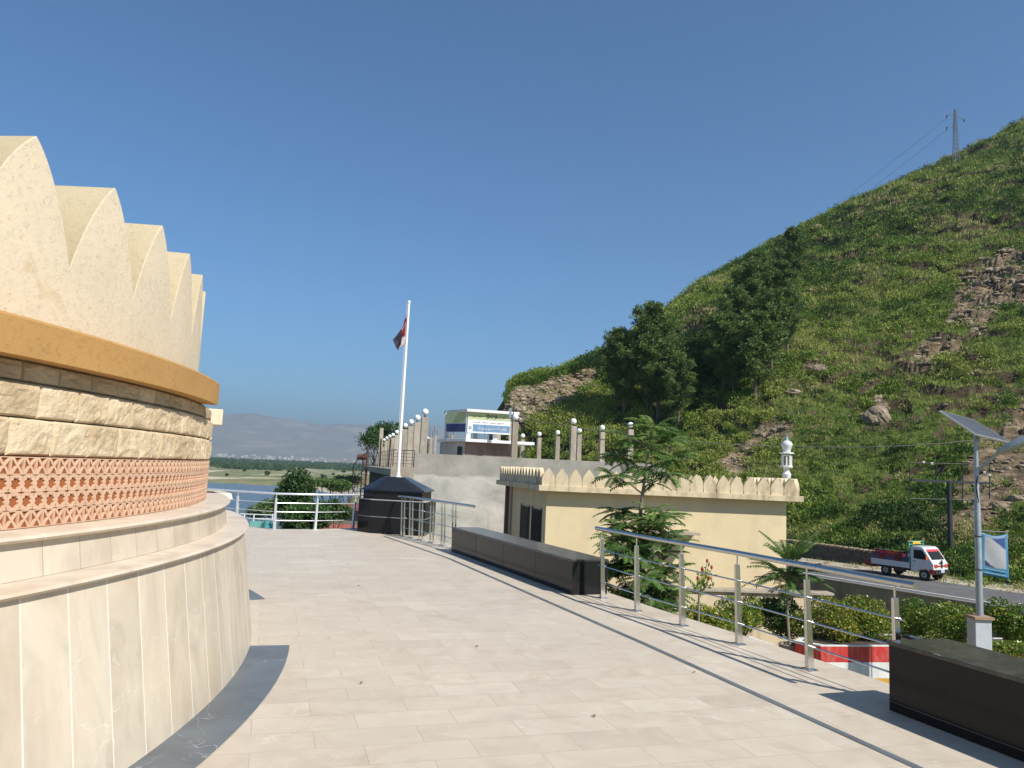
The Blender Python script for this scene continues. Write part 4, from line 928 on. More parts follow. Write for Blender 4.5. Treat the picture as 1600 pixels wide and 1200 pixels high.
mb=MB(); mb.lathe([(.095,0),(.07,.05),(.028,.16),(.012,.18),(.02,.22),(.02,.24),(.008,.27),(.004,.42)],(mx,my,z_(689)),12); mb.build('finial',M('green_paint',(.13,.33,.29),rough=.5),mn,smooth=True)
# low cream wall in front of the yellow building
lw=thing('garden_wall','low cream wall with a dark step below the yellow building','wall',(5,22.3,-4))
a_=at(1060,922,22.3); mb=MB(); mb.prism([(3.5,22.2),(9.4,22.6),(9.4,22.95),(3.5,22.55)],-4,a_[2]-.0); mb.build('wall',M_YELB,lw)
mb=MB(); mb.prism([(3.4,22.12),(9.5,22.52),(9.5,23.0),(3.4,22.6)],a_[2]+.002,a_[2]+.06); mb.build('coping',M_BUFF,lw)

#==================================================================== PLANTERS
M_RED=M('red_paint',(.52,.03,.025),(.42,.03,.025),scale=5,rough=.55,stain=(.46,.12,.10),stscale=9); M_WH2=M('white_lime_paint',(.72,.71,.68),(.60,.60,.57),scale=3,rough=.7,stain=(.50,.51,.48),stscale=7); M_YL2=M('yellow_paint',(.62,.33,.03),(.52,.27,.03),scale=4,rough=.6)
M_SOIL=M('soil',(.06,.045,.03),rough=1)
def planter(poly,zt,label,g='painted planters in the garden'):
    cx=sum(p[0] for p in poly)/len(poly); cy=sum(p[1] for p in poly)/len(poly); th=thing('painted_planter',label,'planter',(cx,cy,-3.3),g)
    for nm,mm,z0,z1 in (('red_band',M_RED,zt-.37,zt-.03),('white_band',M_WH2,zt-.72,zt-.372),('yellow_band',M_YL2,-3.3,zt-.722)):
        mb=MB(); mb.prism(poly,z0,z1); mb.build(nm,mm,th)
    n=len(poly); q=shrink(poly,.90); mb=MB()
    for i in range(n):
        j=(i+1)%n; mb.prism([poly[i],poly[j],q[j],q[i]],zt-.028,zt)
    mb.build('white_rim',M_WH2,th); mb=MB(); mb.prism(shrink(poly,.899),zt-.027,zt-.018); mb.build('soil',M_SOIL,th); return th
zt=-1.9
planter([(7.12,17.6),(10.2,18.15),(10.0,19.3),(7.3,19.0),(6.68,17.95)],zt,'red, white and yellow planter right behind the near end of the railing')
planter([(3.6,16.6),(6.03,17.45),(5.75,18.3),(3.5,17.9)],zt,'red planter with white rim half hidden by the middle of the railing')
planter([(11.15,17.9),(14.4,18.6),(14.1,19.7),(11.2,19.2)],zt,'red and white planter at the right edge beyond the black bench')
# plant pot
q=gp(1236,1018,-2.2); pt=thing('plant_pot','grey concrete pot holding the small feathery tree between two red planters','pot',(q[0],q[1]+.1,-3.3))
mb=MB(); mb.lathe([(.16,0),(.20,.9),(.25,1.25),(.22,1.26),(.20,1.2)],(q[0],q[1]+.1,-3.3),14); mb.build('bowl',M_CONC,pt,smooth=True)
mb=MB(); mb.lathe([(.19,0),(.19,.02)],(q[0],q[1]+.1,-2.12),12); mb.build('soil',M_SOIL,pt); POT=(q[0],q[1]+.1)

#==================================================================== SHRUBS AND TREES
def crown_leaves(c,rad,n,ls,asp=.5,shell=.55,flat=1,rng=RNG,lob=7,tintbase=.5):
    """leaf clumps distributed over several lobes"""
    c=np.array(c); rad=np.array(rad); L=rdir(lob,rng)*rng.uniform(.25,.68,(lob,1)); L[:,2]*=.9
    k=rng.integers(0,lob,n); lr=rng.uniform(.32,.52,lob)
    d=rdir(n,rng)*(rng.uniform(shell,1,n)**.7)[:,None]; P=(L[k]+d*lr[k][:,None])*rad+c
    V,F=leaves(P,rng.uniform(.7,1.25,n)*ls,asp,rng,up=.5)
    t_=np.clip(tintbase+.28*rng.normal(size=n)*.7+(rng.uniform(-.15,.15,lob))[k],0,1); return V,F,t_
def shrub(name,label,cat,c,rad,n,ls,mat,group=None,asp=.5,tb=.5,zb=None,stems=5,lob=9):
    zb=c[2]-rad[2] if zb is None else zb
    th=thing(name,label,cat,(c[0],c[1],zb),group)
    mb=MB()
    for i in range(stems):
        a_=random.uniform(0,2*PI); rr_=random.uniform(.2,.7); mb.tube([(c[0]+.05*math.cos(a_),c[1]+.05*math.sin(a_),zb),(c[0]+rad[0]*rr_*.5*math.cos(a_),c[1]+rad[1]*rr_*.5*math.sin(a_),c[2]-rad[2]*.2),(c[0]+rad[0]*rr_*math.cos(a_),c[1]+rad[1]*rr_*math.sin(a_),c[2]+rad[2]*.4)],[.02,.014,.005],5)
    mb.build('stems',M_BARK,th)
    V,F,t_=crown_leaves(c,rad,n,ls,asp,rng=RNG,tintbase=tb,lob=lob); npmesh('foliage',V,F,mat,th,tint=t_); return th
G='clipped shrubs growing in the planters'
def shat(px,py,Y,w,h,*a,**k):
    c=at(px,py-4,Y); s=Y/1200; return shrub('shrub',a[0],'shrub',c,(w/2*s*1.5,max(.6,w/2*s*.9),h/2*s*1.22),int(a[1]*1.35),a[2],a[3],G,tb=a[4],zb=k.get('zb',-1.92),asp=.55,lob=k.get('lob',10))
shat(1108,972,17.4,86,78,'brownish green shrub behind the second and third railing posts',5200,.062,L_CROTON,.55)
shat(1160,970,18.2,70,70,'yellow-green shrub behind the third railing post',4200,.06,L_CROTON,.42)
shat(1222,972,19.0,74,78,'plain green shrub behind the small feathery tree',4500,.065,L_BUSH,.6)
shat(1300,975,18.4,84,74,'variegated yellow-green shrub in the planter left of the nearest railing post',5200,.062,L_CROTON,.55)
shat(1358,975,18.6,80,68,'yellow-green shrub in the planter just left of the railing end',4600,.062,L_CROTON,.48)
shat(1440,980,19.5,82,76,'rounded green shrub between the railing end and the street lamp',5200,.065,L_CROTON,.34)
shat(1496,985,18.6,70,66,'low yellow-green shrub beside the lamp control box',3800,.06,L_CROTON,.38)
shat(1597,980,17.5,76,92,'green shrub at the right edge beyond the lamp control box',5200,.07,L_CROTON,.34)
shat(1560,1015,16.5,70,34,'low light green shrub behind the near black bench',2200,.06,L_CROTON,.45)
def frond(base,d,L,rng,leaf=.11,pairs=10,droop=.5):
    """pinnate leaf; returns lists of centres/axes for leaflets and rachis points"""
    d=np.array(d,float); d/=np.linalg.norm(d); pts=[np.array(base,float)]; v_=d.copy()
    for i in range(8): pts.append(pts[-1]+v_*L/8); v_=v_+np.array([0,0,-droop/8]); v_/=np.linalg.norm(v_)
    pts=np.array(pts); side=np.cross(d,[0,0,1.]); 
    if np.linalg.norm(side)<.1: side=np.array([1.,0,0])
    side/=np.linalg.norm(side); C=[];A=[];S=[];Nn=[]
    for i in range(pairs*2+1):
        j=i//2; f=.16+.84*j/pairs; k=f*8; k0=min(int(k),7); p=pts[k0]*(1-(k-k0))+pts[k0+1]*(k-k0); tng=pts[k0+1]-pts[k0]; tng/=np.linalg.norm(tng)
        sg=1 if i%2 else -1
        a_=side*sg*.86+tng*.5+np.array([0,0,-.28]) if i<pairs*2 else tng
        a_/=np.linalg.norm(a_); ll=leaf*(1-.45*abs(f-.45))*rng.uniform(.85,1.1); C.append(p+a_*ll*.5); A.append(a_); S.append(ll)
        nn=np.cross(a_,tng)*sg; Nn.append(nn/ (np.linalg.norm(nn)+1e-6))
    return np.array(C),np.array(A),np.array(S),np.array(Nn),pts
def fronds_mesh(FR,mat,parent,asp=.30,tb=.5):
    V=[];T=[]
    for (C,A,S,Nn,pts),tv in FR:
        B=np.cross(Nn,A); B/=np.linalg.norm(B,axis=1)[:,None]+1e-9; s=S[:,None]*.5
        mid=Nn*S[:,None]*.06
        V.append(np.stack([C-A*s,C+B*s*asp-A*s*.2+mid,C+A*s,C-B*s*asp-A*s*.2+mid],1).reshape(-1,3)); T.append(np.clip(tv+RNG.normal(size=len(C))*.07,0,1))
    V=np.concatenate(V); npmesh('foliage',V,np.arange(len(V)).reshape(-1,4),mat,parent,tint=np.concatenate(T))
def whorl(p,n,L,rng,leaf,upb=.5,spread=1.,tv=.5,droop=.7,pairs=9):
    out=[]
    for i in range(n):
        a_=2*PI*(i+rng.uniform(-.35,.35))/n; e=upb+rng.uniform(-.55,.55); d=(math.cos(a_)*spread,math.sin(a_)*spread,e)
        out.append((frond(p,d,L*rng.uniform(.75,1.15),rng,leaf,pairs,droop),np.clip(tv+rng.uniform(-.25,.25),0,1)))
    return out
tr=thing('ailanthus_tree','slender young tree with feathery compound leaves in front of the yellow building','tree',(*at(1000,950,12.6)[:2],-3.3))
TY=12.6
def tp(px,py,dy=0): return Vector(at(px,py,TY+dy))
tk=[Vector((tp(998,940).x,TY,-3.3)),tp(996,940),tp(999,860),tp(1001,800),tp(1004,772),tp(1008,740),tp(1014,700),tp(1018,676)]
mb=MB(); mb.tube(tk,[.055,.045,.036,.03,.027,.02,.014,.008],8); FR=[]
BR=[((1004,772),(985,757),(962,745),-.2),((1004,772),(1020,755),(1042,742),.2),((1008,745),(985,722),(965,712),.3),((1010,735),(1035,722),(1052,716),-.3),((1014,705),(1000,690),(985,686),-.2),((1014,700),(1035,690),(1045,688),.2),((1000,830),(975,815),(965,800),.3),((1000,830),(1025,812),(1042,806),-.2),((999,870),(975,855),(962,845),-.3),((999,870),(1030,855),(1052,850),.3),((998,900),(970,892),(955,885),.2),((998,905),(1030,895),(1050,890),-.2),((997,940),(975,930),(965,925),-.2),((997,940),(1025,930),(1045,925),.2),((1000,850),(1010,835),(1020,822),-.5),((999,890),(990,870),(985,862),-.5),((998,920),(1005,905),(1010,900),-.6),((997,960),(985,950),(975,945),-.4),((997,960),(1020,955),(1035,950),-.4)]
for a_,b_,c_,dy in BR:
    mb.tube([tp(*a_),tp(*b_,dy*.5),tp(*c_,dy)],[.014,.010,.005],6)
    q=tp(*c_,dy); FR+=whorl(q,13,.43,RNG,.13,upb=.30,tv=.48 if c_[1]<800 else .42,droop=.9)
    q=tp(*b_,dy*.5); FR+=whorl(q,4,.42,RNG,.12,upb=.25,tv=.35,droop=.9)
FR+=whorl(tp(1018,674),18,.58,RNG,.14,upb=.8,tv=.66,droop=1.1); FR+=whorl(tp(1014,702),12,.50,RNG,.14,upb=.35,tv=.6,droop=.8)
FR+=whorl(tp(1010,730),9,.46,RNG,.13,upb=.2,tv=.5)
for q_ in ((985,802,.2),(1020,796,-.2),(1000,812,.1)): FR+=whorl(tp(*q_),7,.36,RNG,.12,upb=.2,tv=.5)
for i in range(62):
    p=tp(random.uniform(962,1050),random.uniform(815,975),random.uniform(-.45,.45)); FR+=whorl(p,6,.38,RNG,.125,upb=.25,tv=random.uniform(.3,.85),droop=.8)
mb.build('trunk',M_PALEBARK,tr,smooth=True)
def rachis(FR,parent,r=.004):
    mb=MB()
    for (C,A,S,Nn,pts),tv in FR: mb.tube([tuple(p) for p in pts[::2]],r,3,cap=False)
    mb.build('leaf_stalks',M('leaf_stalk',(.14,.17,.06),rough=.6),parent)
fronds_mesh(FR,L_AIL,tr); rachis(FR,tr)
t2=thing('ailanthus_tree','small feathery-leaved tree rising from the grey pot behind the railing','tree',(POT[0],POT[1],-2.1))
q1=Vector(at(1232,905,POT[1])); mb=MB(); mb.tube([(POT[0],POT[1],-2.1),Vector(at(1230,950,POT[1])),q1,Vector(at(1236,880,POT[1]))],[.035,.03,.025,.012],8); mb.build('trunk',M_PALEBARK,t2,smooth=True)
FR=whorl(q1+Vector((0,0,.05)),26,1.0,RNG,.19,upb=.55,tv=.5,droop=.9,pairs=14)+whorl(Vector(at(1236,880,POT[1])),16,.95,RNG,.18,upb=1.3,tv=.72,droop=.6,pairs=14)+whorl(q1-Vector((0,0,.12)),9,.8,RNG,.16,upb=.1,tv=.35,droop=.8,pairs=12)
fronds_mesh(FR,L_AIL,t2); rachis(FR,t2,.006)
fs_=thing('flowering_shrub','thin branching shrub with red flower heads beside the second railing post','shrub',(*at(1085,930,13.5)[:2],-3.3))
mb=MB(); hd=[(1105,878),(1112,888),(1098,892),(1108,905),(1090,905)]; b0=Vector(at(1092,935,13.5)); mb.tube([(b0.x,b0.y,-3.3),b0],.02,6); mf=MB(); LC=[]
for hx,hy in hd:
    q=Vector(at(hx,hy,13.5+random.uniform(-.2,.2))); mb.tube([b0,b0.lerp(q,.6)+Vector((0,0,-.03)),q],[.012,.009,.006],5)
    mf=MB(); mf.sphere(tuple(q+Vector((0,0,.02))),.022,9,7,sq=(1,1,1.7)); mf.build('flower_head',M('red_flower',(.45,.05,.05),(.35,.03,.04),rough=.6),fs_,smooth=True)
    for k in range(16): LC.append(tuple(b0.lerp(q,random.uniform(.4,.95))+Vector((random.uniform(-.09,.09),random.uniform(-.09,.09),random.uniform(-.07,.07)))))
mb.build('stems',M_PALEBARK,fs_); pass
LC=np.array(LC); V,F=leaves(LC,RNG.uniform(.08,.14,len(LC)),.4,up=.3); npmesh('foliage',V,F,L_CROTON,fs_,tint=RNG.uniform(.3,.7,len(LC)))
# river-bank trees seen beyond the far railing
def broad_tree(name,label,base,cz,rad,n,ls,mat,group=None,tb=.5,lob=12,asp=.45):
    th=thing(name,label,'tree',base,group); mb=MB(); b0=Vector(base); tp_=Vector((base[0]+rad[0]*.05,base[1],cz+rad[2]*.5))
    mb.tube([b0,b0.lerp(tp_,.5)+Vector((.1,0,0)),tp_],[rad[0]*.07,rad[0]*.05,rad[0]*.012],7)
    for i in range(9):
        a_=random.uniform(0,2*PI); s=b0.lerp(tp_,random.uniform(.35,.85)); e=Vector((base[0]+rad[0]*.65*math.cos(a_),base[1]+rad[1]*.65*math.sin(a_),cz+rad[2]*random.uniform(-.4,.6))); mb.tube([s,s.lerp(e,.5)+Vector((0,0,-.05*rad[2])),e],[rad[0]*.03,rad[0]*.02,rad[0]*.006],5)
    mb.build('trunk',M_BARK,th)
    V,F,t_=crown_leaves((base[0],base[1],cz),rad,n,ls,asp,tintbase=tb,lob=lob,shell=.35); npmesh('crown',V,F,mat,th,tint=t_); return th
def tat(px,py,Y,w,h,label,n,ls,mat,tb,zb,**k):
    c=at(px,py,Y); s=Y/1200; return broad_tree('riverbank_tree',label,(c[0],c[1],zb),c[2],(w/2*s*1.2,w/2*s*1.1,h/2*s*1.2),n,ls,mat,'trees on the river bank',tb=tb,**k)
tat(463,765,27,74,80,'tall dark bushy tree right behind the far railing over the river',6500,.13,L_BUSH,.28,-7)
tat(478,812,24,95,60,'green tree filling the gap below the middle of the far railing',7000,.12,L_BUSH,.45,-6)
tat(420,800,30,60,44,'light green willow at the water edge left of the dark bushy tree',3600,.13,L_BUSH,.75,-8)
tat(520,800,27,56,50,'dark green bush just left of the granite pedestal',3800,.12,L_BUSH,.4,-6)
tat(515,755,60,70,24,'spreading pale green tree between the dark tree and the spiral staircase',3800,.2,L_BUSH,.72,-9)
tat(545,750,75,44,20,'small green tree beside the spiral staircase',2400,.22,L_BUSH,.6,-9)
c=at(600,680,78); broad_tree('deck_tree','dark leafy tree rising behind the row of globe-topped pillars',(c[0],c[1],-4),c[2],(2.3,2.2,2.0),4200,.26,L_BUSH,tb=.3)
c=at(628,672,90); broad_tree('deck_tree','small dark tree top just right of the flagpole behind the pillars',(c[0],c[1],-4),c[2],(1.2,1.2,1.2),1600,.24,L_BUSH,tb=.4)
c=at(584,690,72); broad_tree('deck_tree','thin-branched tree leaning over the left end of the deck',(c[0],c[1],-4),c[2],(1.6,1.4,1.3),1300,.24,L_BUSH,tb=.35)
# pines on the hillside: four shapes, copied
def pine_proto(seed,H,label):
    rng=np.random.default_rng(seed); th=thing('pine_tree',label,'pine tree',(0,0,0),'pines on the hillside'); mb=MB()
    lean=rng.uniform(-.3,.3,2); pts=[Vector((lean[0]*(i/6)**1.5,lean[1]*(i/6)**1.5,H*i/6)) for i in range(7)]; mb.tube(pts,[.20,.17,.15,.12,.09,.05,.02],7)
    TC=[];TA=[]
    nb=46
    for i in range(nb):
        f=.24+.74*(i/nb)**.9; z=f*H; prof=math.sin(min(1,(f-.14)/.42)*PI/2)*(1-max(0,(f-.55)/.5)**1.7)
        L=H*.215*prof*rng.uniform(.55,1.15)+.25; a_=i*2.4+rng.uniform(-.5,.5); el=rng.uniform(.05,.5)+f*.3
        p0=Vector((lean[0]*f**1.5,lean[1]*f**1.5,z)); d=Vector((math.cos(a_),math.sin(a_),el)).normalized(); p1=p0+d*L; mb.tube([p0,p0.lerp(p1,.5)+Vector((0,0,-.05*L)),p1],[.045,.03,.01],4,cap=False)
        for j in range(int(6+L*6)):
            g=rng.uniform(.3,1.05); o=rng.normal(size=3)*.22*(.5+L*.28); q=p0.lerp(p1,g); TC.append((q.x+o[0],q.y+o[1],q.z+o[2]*.8+.05))
    mb.build('trunk',M_BARK,th)
    TC=np.array(TC); k=24; C=np.repeat(TC,k,0); A=rdir(len(C),rng); A[:,2]+=.35; A/=np.linalg.norm(A,axis=1)[:,None]
    Ln=rng.uniform(.26,.46,len(C)); C=C+A*Ln[:,None]*.5; V,F=tris(C,Ln,.20,rng,axis=-A); tint=np.clip(np.repeat(rng.uniform(.15,.85,len(TC)),k)+rng.normal(size=len(C))*.08,0,1)
    npmesh('crown',V,F,L_PINE,th,tint=tint); return th
PINES=[(962,575,118,'leftmost pine of the lower group, narrow and dark'),(975,590,150-28,'pine of the lower group just right of the leftmost one'),(1012,560,166,'tallest rounded pine in the middle of the lower group'),(1028,585,140,'broad pine right of the tallest one in the lower group'),(1060,610,112,'dark drooping pine at the right end of the lower group'),(1018,610,95,'small dark pine in front of the lower group'),
 (1130,555,130,'pine at the lower left of the upper group'),(1150,520,135,'pine above the lower-left one of the upper group'),(1172,480,140,'tall pine near the skyline in the upper group'),(1182,455,122,'pine in the upper left of the upper group'),(1180,560,140,'dark pine at the bottom of the upper group'),(1205,520,130,'pine in the heart of the upper group'),(1215,470,120,'pine on the right of the upper group'),(1237,407,102,'topmost pine breaking the skyline'),(1222,400,60,'small pine beside the topmost one on the skyline'),(1230,500,100,'pine at the right edge of the upper group'),(1145,580,90,'small pine at the foot of the upper group')]
protos=[]
for i,(px_,pyc,hp,lb) in enumerate(PINES):
    if i<4: o=pine_proto(40+i,10.,lb); protos.append(o)
    else: o=copy_tree(protos[(i*3)%4])
    base=hill_at(px_,pyc+hp*.5); d=math.hypot(base[0],base[1]); Hh=hp/1200*base[1]*1.05
    o.location=(base[0],base[1],base[2]-.3); s=Hh/10.; o.scale=(s*random.uniform(.95,1.2),s*random.uniform(.95,1.2),s); o.rotation_euler=(0,0,random.uniform(0,6.28)); o['label']=lb
    PINES[i]=(*PINES[i],base,Hh)
# --- hillside scrub: leaf clumps over the slope (one uncountable mass)
def scrub(n_clump,seed=5):
    rng=np.random.default_rng(seed); cnt=0; A=[];Rr=[]
    az_=rng.uniform(saz[0]+R_(.4),R_(50),n_clump*4); rf_=rfoot(az_); rc_=np.maximum(rcrest(az_),rf_+12)
    u=rng.uniform(0,1,len(az_)); r=rf_-2+(rc_*1.01-rf_+2)*u**.75
    X=r*np.sin(az_);Y=r*np.cos(az_)
    dens=fbm(X/7,Y/7,4,91)*.75+.35*fbm(X/25,Y/25,3,92); z=hill_z(az_,r); m=rockmask(X,Y,z)
    keep=(rng.uniform(0,1,len(r))<np.clip((dens-.28)*2.4,.12,1))&(rng.uniform(0,1,len(r))>m*np.where(az_<R_(9),.985,.86))
    keep&=np.degrees(az_)>.9
    keep&=~((np.degrees(az_)>36)&(rng.uniform(0,1,len(r))<.7))
    slope=(hill_z(az_,r+.5)-z)/.5; keep&=(slope<1.5)|(rng.uniform(0,1,len(r))<.30)
    idx=np.nonzero(keep)[0][:n_clump]; az_,r,z,X,Y=az_[idx],r[idx],z[idx],X[idx],Y[idx]
    n=len(idx); big=rng.uniform(0,1,n)**2.2; sz=(.36+big*1.25)*np.clip(r/105,.8,1.5); sz=np.where(fbm(X/5,Y/5,3,93)>.56,sz*1.25,sz*.85)
    tone=fbm(X/11,Y/11,4,94)+rng.normal(size=n)*.10
    tone=np.clip((tone-.5)*2.3+.47,0,1); dry=rng.uniform(0,1,n)<np.where(fbm(X/5,Y/5,3,97)>.60,.35,.03); tone=np.where(dry,rng.uniform(.85,1,n),tone*.82)
    k=np.clip((66*70/r*(.6+sz)).astype(int),30,120); C=np.repeat(np.stack([X,Y,z],1),k,0); S=np.repeat(sz,k); T=np.repeat(tone,k); RR=np.repeat(r,k)
    d=rdir(len(C),rng); d[:,2]=np.abs(d[:,2])*.9; rad=rng.uniform(.45,1,len(C))[:,None]; C=C+d*rad*S[:,None]*np.array([.66,.66,.62])+np.array([0,0,-.06])
    ax=d*.8+rdir(len(C),rng)*.7; ax[:,2]+=.5; ax/=np.linalg.norm(ax,axis=1)[:,None]
    sl=rng.uniform(.13,.29,len(C))*(S*.6+.25)*np.clip(.55+RR/260,.65,1.1); V,F=tris(C,sl,.55,rng,axis=ax,up=.3)
    return V,F,np.clip(T+rng.normal(size=len(T))*.07,0,1)
V,F,T=scrub(30000)
def mounds(n,seed=15):
    rng=np.random.default_rng(seed); m_=n*6; az_=rng.uniform(saz[0]+R_(2),R_(40),m_); rf_=rfoot(az_); rc_=np.maximum(rcrest(az_),rf_+12); r=rf_+(rc_*1.0-rf_)*rng.uniform(0,1,m_)**1.0
    X=r*np.sin(az_);Y=r*np.cos(az_); pat=vnoise(X/6.,Y/6.,101)*.6+vnoise(X/2.,Y/2.,102)*.4; z=hill_z(az_,r); m=rockmask(X,Y,z)
    slope=(hill_z(az_,r+.5)-z)/.5; keep=(pat>.50)&(m<.3)&(slope<1.4)&(rng.uniform(0,1,m_)<np.clip(1.35-r/260,.25,1)); i=np.nonzero(keep)[0][:n]; X,Y,z,r=X[i],Y[i],z[i],r[i]; n=len(i)
    sz=rng.uniform(.6,1.45,n)*np.clip(r/95,.8,1.5); tone=np.clip((fbm(X/13,Y/13,3,103)-.5)*2.+.40+rng.normal(size=n)*.12,.02,.75)
    k=np.clip((190*70/r).astype(int),60,190); C0=np.stack([X,Y,z],1); C=np.repeat(C0,k,0); S=np.repeat(sz,k); T=np.repeat(tone,k); RR=np.repeat(r,k)
    d=rdir(len(C),rng); d[:,2]=np.abs(d[:,2]); C=C+d*(rng.uniform(.55,1.05,len(C)))[:,None]*S[:,None]*np.array([.85,.85,.95])
    ax=d*.9+rdir(len(C),rng)*.7; ax[:,2]+=.3; ax/=np.linalg.norm(ax,axis=1)[:,None]
    V,F=tris(C,rng.uniform(.14,.26,len(C))*np.clip(.5+RR/190,.75,1.5),.7,rng,axis=ax); return V,F,np.clip(T+rng.normal(size=len(T))*.09,0,1)
V2,F2,T2=mounds(5200); F=np.concatenate([F,F2+len(V)]); V=np.concatenate([V,V2]); T=np.concatenate([T,T2])
tag(npmesh('hillside_scrub',V,F,L_SCRUB,tint=T),'low green scrub and dry grass covering the slope','scrub',kind='stuff')
# grass tufts: short upright blades all over
def tufts(n,seed=11):
    rng=np.random.default_rng(seed); az_=rng.uniform(saz[0]+R_(1.6),R_(38),n); rf_=rfoot(az_); rc_=np.maximum(rcrest(az_),rf_+12); r=rf_-4+(rc_*1.005-rf_+4)*rng.uniform(0,1,n)**.7
    X=r*np.sin(az_);Y=r*np.cos(az_);z=hill_z(az_,r); m=rockmask(X,Y,z); kp_=(rng.uniform(0,1,n)>m*.85); X,Y,z,r=X[kp_],Y[kp_],z[kp_],r[kp_]; n=len(X)
    k=7; C=np.repeat(np.stack([X,Y,z],1),k,0); RR=np.repeat(r,k); C[:,:2]+=rng.normal(size=(len(C),2))*.22*np.clip(RR/90,.6,2)[:,None]
    ax=rdir(len(C),rng)*.45; ax[:,2]+=1; ax/=np.linalg.norm(ax,axis=1)[:,None]; s=rng.uniform(.22,.5,len(C))*np.clip(RR/95,.6,1.9); C=C+ax*s[:,None]*.4
    V,F=tris(C,s,.22,rng,axis=ax); tone=np.repeat(np.clip((fbm(X/9,Y/9,4,95)-.5)*2+.66+rng.normal(size=n)*.1,.3,1),k); return V,F,tone
V,F,T=tufts(80000)
tag(npmesh('hillside_grass',V,F,L_SCRUB,tint=T),'yellow-green grass growing between the bushes of the slope','grass',kind='stuff')
# taller bushes along the foot of the hill and verge
def footscrub(seed=3):
    rng=np.random.default_rng(seed); n=1300; s=rng.uniform(-60,22,n); o=rng.uniform(7.8,13,n); X=E0[0]+rd[0]*s+rn[0]*o; Y=E0[1]+rd[1]*s+rn[1]*o
    z=np.maximum(hill_z(np.arctan2(X,Y),np.hypot(X,Y)),-3.1); pat=vnoise(X/3.5,Y/3.5,8); kp_=pat>.40; X,Y,z=X[kp_],Y[kp_],z[kp_]; n=len(X)
    sz=rng.uniform(.4,1.25,n); tone=rng.uniform(.1,.62,n); tone=np.where(rng.uniform(0,1,n)<.16,.9,tone); k=90
    C=np.repeat(np.stack([X,Y,z],1),k,0); S=np.repeat(sz,k); T=np.repeat(tone,k); d=rdir(len(C),rng); d[:,2]=np.abs(d[:,2]); C=C+d*rng.uniform(.4,1,len(C))[:,None]*S[:,None]*.7
    ax=d*.6+rdir(len(C),rng)*.7; ax[:,2]+=.6; ax/=np.linalg.norm(ax,axis=1)[:,None]; V,F=tris(C,rng.uniform(.12,.26,len(C)),.45,rng,axis=ax); return V,F,np.clip(T+rng.normal(size=len(T))*.07,0,1)
V,F,T=footscrub(); tag(npmesh('roadside_bushes',V,F,L_SCRUB,tint=T),'dense green bushes lining the foot of the slope beside the road','bushes',kind='stuff')
# boulders
M_ROCK,t,b=nodes('boulder_rock'); v=tc(t); c=ramp(t,noise(t,v,1.4,9,.7,.4),[(.3,(.12,.09,.06)),(.5,(.30,.23,.155)),(.72,(.47,.385,.275))]); t.links.new(c,b.inputs['Base Color']); b.inputs['Roughness'].default_value=1; bump(t,b,noise(t,v,3,9,.75),1,.2)
def boulder(px,py,wp,hp,label,seed):
    p=hill_at(px,py+hp/2); s=p[1]/1200; W,H=wp*s,hp*s; rng=np.random.default_rng(seed); th=np.linspace(0,2*PI,33)[:,None]*np.ones((1,18)); ph=np.linspace(0,PI,18)[None]*np.ones((33,1))
    x=np.cos(th)*np.sin(ph); y=np.sin(th)*np.sin(ph); z=np.cos(ph)
    f=.75+.5*fbm(np.abs(x+2+y*.3)*2.2+seed,np.abs(z+2-y*.6)*2.2,4,seed,.6); f[-1]=f[0]; f=np.round(f*7)/7*.5+f*.5
    o=grid('boulder',p[0]+x*f*W*.5,p[1]+y*f*W*.5,p[2]+z*f*H*.62,M_ROCK,smooth=False,loc=p); return tag(o,label,'boulder','boulders on the slope')
for i,a_ in enumerate([(1370,638,40,34,'pale pointed boulder in the middle of the green slope'),(1240,610,26,10,'thin tilted slab of rock sticking out right of the upper pines'),(1280,572,34,18,'dark-mouthed rock ledge above the tilted slab'),(1588,775,22,12,'round grey boulder at the right edge near the lamp head'),(1560,785,26,16,'grey boulder left of the round one near the lamp pole'),(1508,868,40,22,'large pale rock on the verge behind the truck'),(1278,352,18,9,'dark rock on the skyline right of the topmost pine')]): boulder(*a_,seed=60+i)
